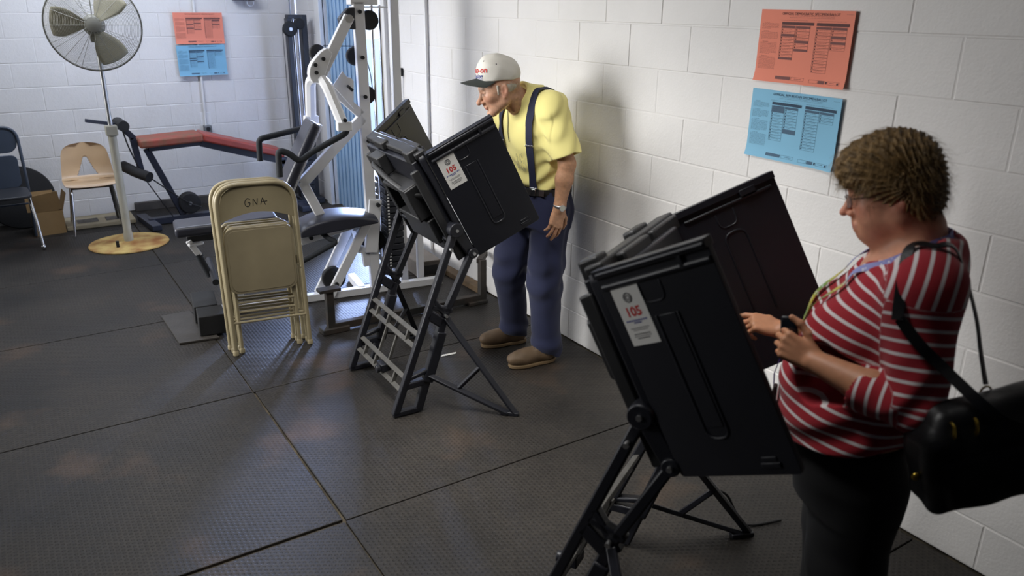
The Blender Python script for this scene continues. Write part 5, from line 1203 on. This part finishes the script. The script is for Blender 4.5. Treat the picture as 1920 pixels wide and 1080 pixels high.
# hair: a full short bob over the ears, built as a mass with combed strands
HR = Field((-.26, -.17, 1.34), (.14, .17, 1.66), .0032); HR.frame(wR, wt_)
HR.ell((-.006, 0, .052), (.116, .099, .098)); HR.ell((-.042, 0, -.002), (.080, .091, .080), k=.035); HR.ell((.056, 0, .078), (.058, .076, .042), k=.03); HR.cap((.082, -.04, .062), (.082, .04, .062), .027, k=.025)
HR.ell((-.060, 0, -.045), (.052, .074, .045), k=.035)
HR.ell((.088, 0, -.058), (.072, .080, .098), k=.012, mode='sub')
for s in (-1, 1): HR.ell((.036, s * .10, -.058), (.036, .05, .050), k=.01, mode='sub'); HR.ell((-.006, s * .110, -.036), (.024, .045, .030), k=.006, mode='sub')
HR.cut((-.0, 0, -.080), (.5, 0, -1), k=.02); HR.frame()
def comb(x, y, z):
    qx = (x - wt_[0]) * wR[0, 0] + (y - wt_[1]) * wR[1, 0] + (z - wt_[2]) * wR[2, 0]; qz = (x - wt_[0]) * wR[0, 2] + (y - wt_[1]) * wR[1, 2] + (z - wt_[2]) * wR[2, 2]
    ang = np.arctan2(qz - .02, qx + .05); rr = np.hypot(qz - .02, qx + .05)
    return .0035 * np.sin(ang * 34 + 3 * np.sin(y * 50) + rr * 40) + .0025 * np.sin(ang * 71 + y * 90 + rr * 60)
HR.warp(comb)
V_, F_ = HR.mesh(); NR_ = vnormals(V_, F_)
def flow(p):
    q = wR.T @ (p - wt_); away = q - V3(-.06, 0, .16); g_ = V3(.25 if q[0] > -.03 else -.35, 0, -.75); return wR @ (unit(away) * .7 + g_)
hm = MB(); hm.add(V_, F_.tolist()); s_ = strands(V_, NR_, flow, 9000, .034, .0005, 6, .0016, .08, lambda p: (lambda q: not (abs(q[1]) > .055 and -.035 < q[0] < .045 and -.06 < q[2] < .035))(wR.T @ (p - wt_))); hm.add(np.concatenate(s_.v), s_.f)
def hair_mat(name, c1, c2):
    m = mat(name, c1, rough=.55, spec=.3, col2=c2, vscale=60, detail=6); return m
hm.build('hair', hair_mat('brown_hair', srgb(88, 68, 40), srgb(150, 120, 76)), wom, smooth=80)
# glasses
WP = lambda p: wR @ np.asarray(p, float) + wt_
gl = MB()
for s in (-1, 1):
    gl.tube([WP((.104 - .010 * abs(math.cos(a) * .022 + .0) / .022 * (1 if math.cos(a) * 1 > 0 else .0), s * (.033 + .022 * math.cos(a)), -.006 + .0165 * math.sin(a))) for a in np.linspace(0, 2 * math.pi, 25)[:-1]], .0013, 6, closed=True)
    gl.tube([WP((.094, s * .055, .002)), WP((.06, s * .070, .004)), WP((-.005, s * .084, .006)), WP((-.018, s * .084, -.01))], .0014, 6)
gl.tube([WP((.106, -.011, -.003)), WP((.108, 0, .001)), WP((.106, .011, -.003))], .0012, 6)
go = gl.build('glasses', mat('wire_rim', srgb(120, 96, 92), rough=.3, metal=.8), wom)
M_lens = bpy.data.materials.new('lens_glass'); M_lens.use_nodes = True; lb = M_lens.node_tree.nodes['Principled BSDF']; lb.inputs['Base Color'].default_value = (.8, .82, .85, 1); lb.inputs['Roughness'].default_value = .03; lb.inputs['Alpha'].default_value = .14
for s in (-1, 1): MB().add([WP((.1035 if math.cos(a) < 0 else .1035 - .010 * math.cos(a), s * (.033 + .021 * math.cos(a)), -.006 + .0155 * math.sin(a))) for a in np.linspace(0, 2 * math.pi, 25)[:-1]], [tuple(range(24))]).build('lens', M_lens, go)
# lanyard: printed ribbon round the neck, two falls meeting at the belly, with badge strap
def lan_mat():
    m = mat('printed_lanyard', srgb(132, 136, 200), rough=.7); nt = m.node_tree; N, L = nt.nodes, nt.links; b = N['Principled BSDF']; tc = N.new('ShaderNodeTexCoord')
    sx = N.new('ShaderNodeSeparateXYZ'); L.new(tc.outputs['Object'], sx.inputs[0]); r = N.new('ShaderNodeValToRGB'); mr = N.new('ShaderNodeMapRange'); mr.inputs[1].default_value = 1.05; mr.inputs[2].default_value = 1.40; L.new(sx.outputs['Z'], mr.inputs[0])
    e = r.color_ramp.elements; e[0].position = 0; e[0].color = (*srgb(176, 170, 70), 1); e[1].position = 1; e[1].color = (*srgb(120, 122, 190), 1)
    for p_, c_ in ((.12, (120, 160, 96)), (.22, (206, 190, 70)), (.34, (110, 158, 90)), (.45, (214, 198, 90)), (.56, (150, 156, 206))): q = e.new(p_); q.color = (*srgb(*c_), 1)
    n = N.new('ShaderNodeTexVoronoi'); n.inputs['Scale'].default_value = 95; L.new(tc.outputs['Object'], n.inputs['Vector']); cr = N.new('ShaderNodeMapRange'); cr.inputs[1].default_value = .22; cr.inputs[2].default_value = .34; cr.inputs[3].default_value = 1; cr.inputs[4].default_value = 0; L.new(n.outputs['Distance'], cr.inputs[0])
    mx = N.new('ShaderNodeMix'); mx.data_type = 'RGBA'; mx.inputs[7].default_value = (.7, .7, .72, 1); L.new(mr.outputs[0], r.inputs['Fac']); L.new(cr.outputs[0], mx.inputs['Factor']); L.new(r.outputs['Color'], mx.inputs[6]); L.new(mx.outputs[2], b.inputs['Base Color']); return m
WNN = vnormals(WV, WF); ALLV = np.concatenate([TV, WV]); ALLN = np.concatenate([TN, vnormals(WV, WF)]); M_lan = lan_mat(); M_purple = mat('purple_strap', srgb(70, 52, 130), rough=.7)
for s in (1, -1):
    pts, nrm = [], []
    for ang, z_ in ((180, 1.40), (150, 1.395), (118, 1.38), (90, 1.352), (64, 1.318)):
        d_ = V3(math.cos(math.radians(ang)), s * math.sin(math.radians(ang)), .35); p, n_ = snap_to(WV, WNN, V3(-.12, 0, z_ - .06) + .3 * unit(d_), -unit(d_), .009); pts.append(p); nrm.append(unit(n_ + unit(d_)))
    for y_, z_ in ((.070, 1.262), (.062, 1.215), (.052, 1.15), (.038, 1.09), (.022, 1.035), (.008, .985)):
        p, n_ = snap_to(TV, TN, V3(.4, s * y_, z_), (-1, 0, 0), .003); pts.append(p); nrm.append(n_)
    ribbon(spline(pts, 5), spline(nrm, 5), .021, .0015).build('lanyard', M_lan, wom, smooth=60)
p, n_ = snap_to(TV, TN, V3(.4, 0, .97), (-1, 0, 0), .006); q, n2 = snap_to(TV, TN, V3(.4, .01, .84), (-1, 0, 0), .008)
bs = ribbon([p, (p + q) / 2 + .01 * n_, q], [n_, n_, n2], .016, .002).build('badge_strap', M_purple, wom)
MB().tube([q + V3(0, .012 * math.cos(a), -.014 + .012 * math.sin(a)) for a in np.linspace(0, 2 * math.pi, 17)[:-1]], .0015, 6, closed=True).build('ring', M_steel, bs)
q, n2 = snap_to(TV, TN, V3(.4, .075, .87), (-1, 0, 0), .006); MB().box(q + V3(.004, 0, 0), (.012, .022, .075)).build('key_fob', mat('dark_brown_fob', srgb(46, 30, 30), rough=.6), wom, bevel=.004)

# phone in her left hand
dd = unit(V3(.93, -.10, .38)); nb = unit(V3(-.15, .95, .25) - (V3(-.15, .95, .25) @ dd) * dd); sd = np.cross(dd, nb)
pc = wrL + .085 * dd - .028 * nb + .022 * sd; Wm = np.array(Matrix.Rotation(wz, 3, 'Z')); tw = lambda v: Wm @ np.asarray(v, float) + np.asarray(WB)
pr = thing('mobile_phone', tw(pc), 0, 'small black phone held upright in the hand of the person in stripes', 'phone')
Rp = np.column_stack([Wm @ unit(dd * .4 + sd * 0 - nb * .1), Wm @ sd, Wm @ nb]); ph_ax = Wm @ unit(.55 * sd + .35 * dd + V3(0, 0, .5)); pw = unit(np.cross(ph_ax, Wm @ nb)); pn_ = np.cross(pw, ph_ax)
Rp = np.column_stack([pw, pn_, ph_ax]); MB().box((0, 0, 0), (.044, .014, .105), Rp).build('phone_body', M_blkp, pr, bevel=.005); MB().box(Rp @ V3(0, .0075, .012), (.036, .001, .06), Rp).build('phone_screen', M_screen, pr)

# handbag on her left shoulder
M_lea = mat('black_leather', srgb(15, 15, 18), rough=.42, var=.15, vscale=9, bump=.25, bscale=70); M_gold = mat('brass', srgb(190, 160, 70), rough=.3, metal=1.)
bagc = V3(-.345, .255, .945); bo = tw(bagc)
bag = thing('handbag', bo, math.radians(-32.4), 'large black leather shoulder bag with brass rings hanging behind the person in stripes', 'handbag')
BF_ = Field((-.26, -.11, -.17), (.28, .11, .17), .0045)
Rt = np.array(Matrix.Rotation(-.27, 3, 'Y')); BF_.frame(Rt)
BF_.rbox((.006, 0, -.025), (.180, .064, .105), .034); BF_.rbox((.012, 0, .055), (.145, .040, .075), .028, k=.06); BF_.rbox((0, -.06, -.04), (.135, .016, .065), .014, k=.012); BF_.frame()
BF_.warp(lambda x, y, z: wob(x, y, z, 38, .0028) + .002 * np.sin(z * 60 + x * 30))
sm_mesh('bag_body', [BF_], M_lea, bag, None, 2)
RP = lambda p: Rt @ np.asarray(p, float)
for x_ in (-.105, -.055): MB().tube([RP((x_ + .004 * math.sin(a), -.046 - .014 * math.cos(a), .088 + .022 * math.sin(a))) for a in np.linspace(0, 2 * math.pi, 21)[:-1]], .0034, 8, closed=True).build('brass_ring', M_gold, bag)
MB().ell(RP((-.06, -.062, .035)), (.008, .005, .008)).build('brass_stud', M_gold, bag); MB().ell(RP((-.185, -.03, -.02)), (.010, .007, .010)).build('brass_stud', M_gold, bag)
MB().tube([RP((.02, -.05, .055)), RP((.15, -.05, .06))], .003, 6).build('zipper', M_gold, bag)
# straps, from the bag's rings over her left shoulder, in the bag's own axes
Wb = np.array(Matrix.Rotation(math.radians(-32.4), 3, 'Z')); tb = lambda v: Wb.T @ (tw(v) - bo)
def strap(pts, nrm, w_, nm): return ribbon(spline([tb(p) for p in pts], 6), spline([Wb.T @ (Wm @ unit(n_)) for n_ in nrm], 6), w_, .004).build(nm, M_lea, bag, smooth=60)
shp = [snap_to(TV, TN, V3(x_, y_, 1.7), (0, 0, -1), .004) for x_, y_ in ((-.115, .165), (-.16, .172), (-.205, .165))]
fr_ = [snap_to(TV, TN, V3(.2, y_, z_), (-1, 0, 0), .006) for y_, z_ in ((.19, 1.24), (.185, 1.29))]
oL = [snap_to(TV, TN, V3(x_, .6, z_), (0, -1, 0), .008) for x_, z_ in ((-.115, 1.225), (-.16, 1.175), (-.21, 1.13))]
strap([oL[0][0], oL[1][0], oL[2][0], V3(-.29, .34, 1.085), V3(-.35, .335, 1.045), V3(-.42, .31, 1.02)], [oL[0][1], oL[1][1], oL[2][1], (-.1, 1, .2), (-.1, 1, .2), (0, 1, .2)], .026, 'front_strap')
strap([oL[0][0] + V3(.004, 0, -.004), (oL[0][0] + shp[0][0]) / 2 + V3(.008, .018, .004), shp[0][0], shp[1][0], shp[2][0], V3(-.268, .17, 1.23), V3(-.295, .19, 1.14), V3(-.315, .215, 1.075)], [oL[0][1], (0, 1, .4), shp[0][1], shp[1][1], shp[2][1], (-1, .2, .5), (-1, .3, .2), (-1, .4, .2)], .026, 'rear_strap')
rc = tb(V3(-.32, .22, 1.055)); MB().tube([rc + V3(.014 * math.cos(a), 0, -.004 + .022 * math.sin(a)) for a in np.linspace(0, 2 * math.pi, 21)[:-1]], .0025, 8, closed=True).build('strap_ring', M_gold, bag)
MB().beam(tb(V3(-.322, .22, 1.04)), tb(V3(-.335, .24, .985)), .024, .005).build('strap_tab', M_lea, bag)

# ---------------------------------------------------------------- light
def area(name, loc, target, size, power, col, sy=None, spread=math.pi):
    l = bpy.data.lights.new(name, 'AREA'); l.energy = power; l.color = col; l.size = size; l.spread = spread
    if sy: l.shape = 'RECTANGLE'; l.size_y = sy
    o = bpy.data.objects.new(name, l); COL.objects.link(o); o.location = loc
    o.rotation_euler = (Vector(target) - Vector(loc)).to_track_quat('-Z', 'Y').to_euler(); return o
W = bpy.data.worlds.new('world'); SC.world = W; W.use_nodes = True
bg = W.node_tree.nodes['Background']; bg.inputs['Color'].default_value = (.72, .84, 1.0, 1); bg.inputs['Strength'].default_value = 1.6
area('door_daylight', (1.25, 8.55, 1.9), (-1.3, 4.6, .1), 1.0, 1300, (.42, .56, 1.0), 1.2)
area('window_light', (-5.3, 5.7, 1.75), (-.1, 3.9, .95), 3.6, 50, (1.0, 1.0, 1.0), 1.9, math.radians(58))
area('overhead_fill', (-2.9, 4.6, 2.86), (-2.7, 4.9, 0), 2.0, 24, (1.0, .99, .98), 1.4, math.radians(125))  # unseen soft fill, added overhead to lift the middle of the room
area('voter_fill', (-1.8, 2.5, 2.86), (-1.15, 2.6, 0), 1.6, 33, (1.0, .985, .96), .6, math.radians(92))  # added fill with a narrow cone, brightens both voters and the booths
area('back_wall_fill', (-1.9, 6.7, 2.84), (-1.9, 7.0, 0), 1.8, 56, (.78, .85, 1.0), .3)  # cool fill without a fixture, added to brighten the back wall
SC.view_settings.view_transform = 'Standard'; SC.view_settings.look = 'None'; SC.view_settings.exposure = 0.; SC.view_settings.gamma = 1.
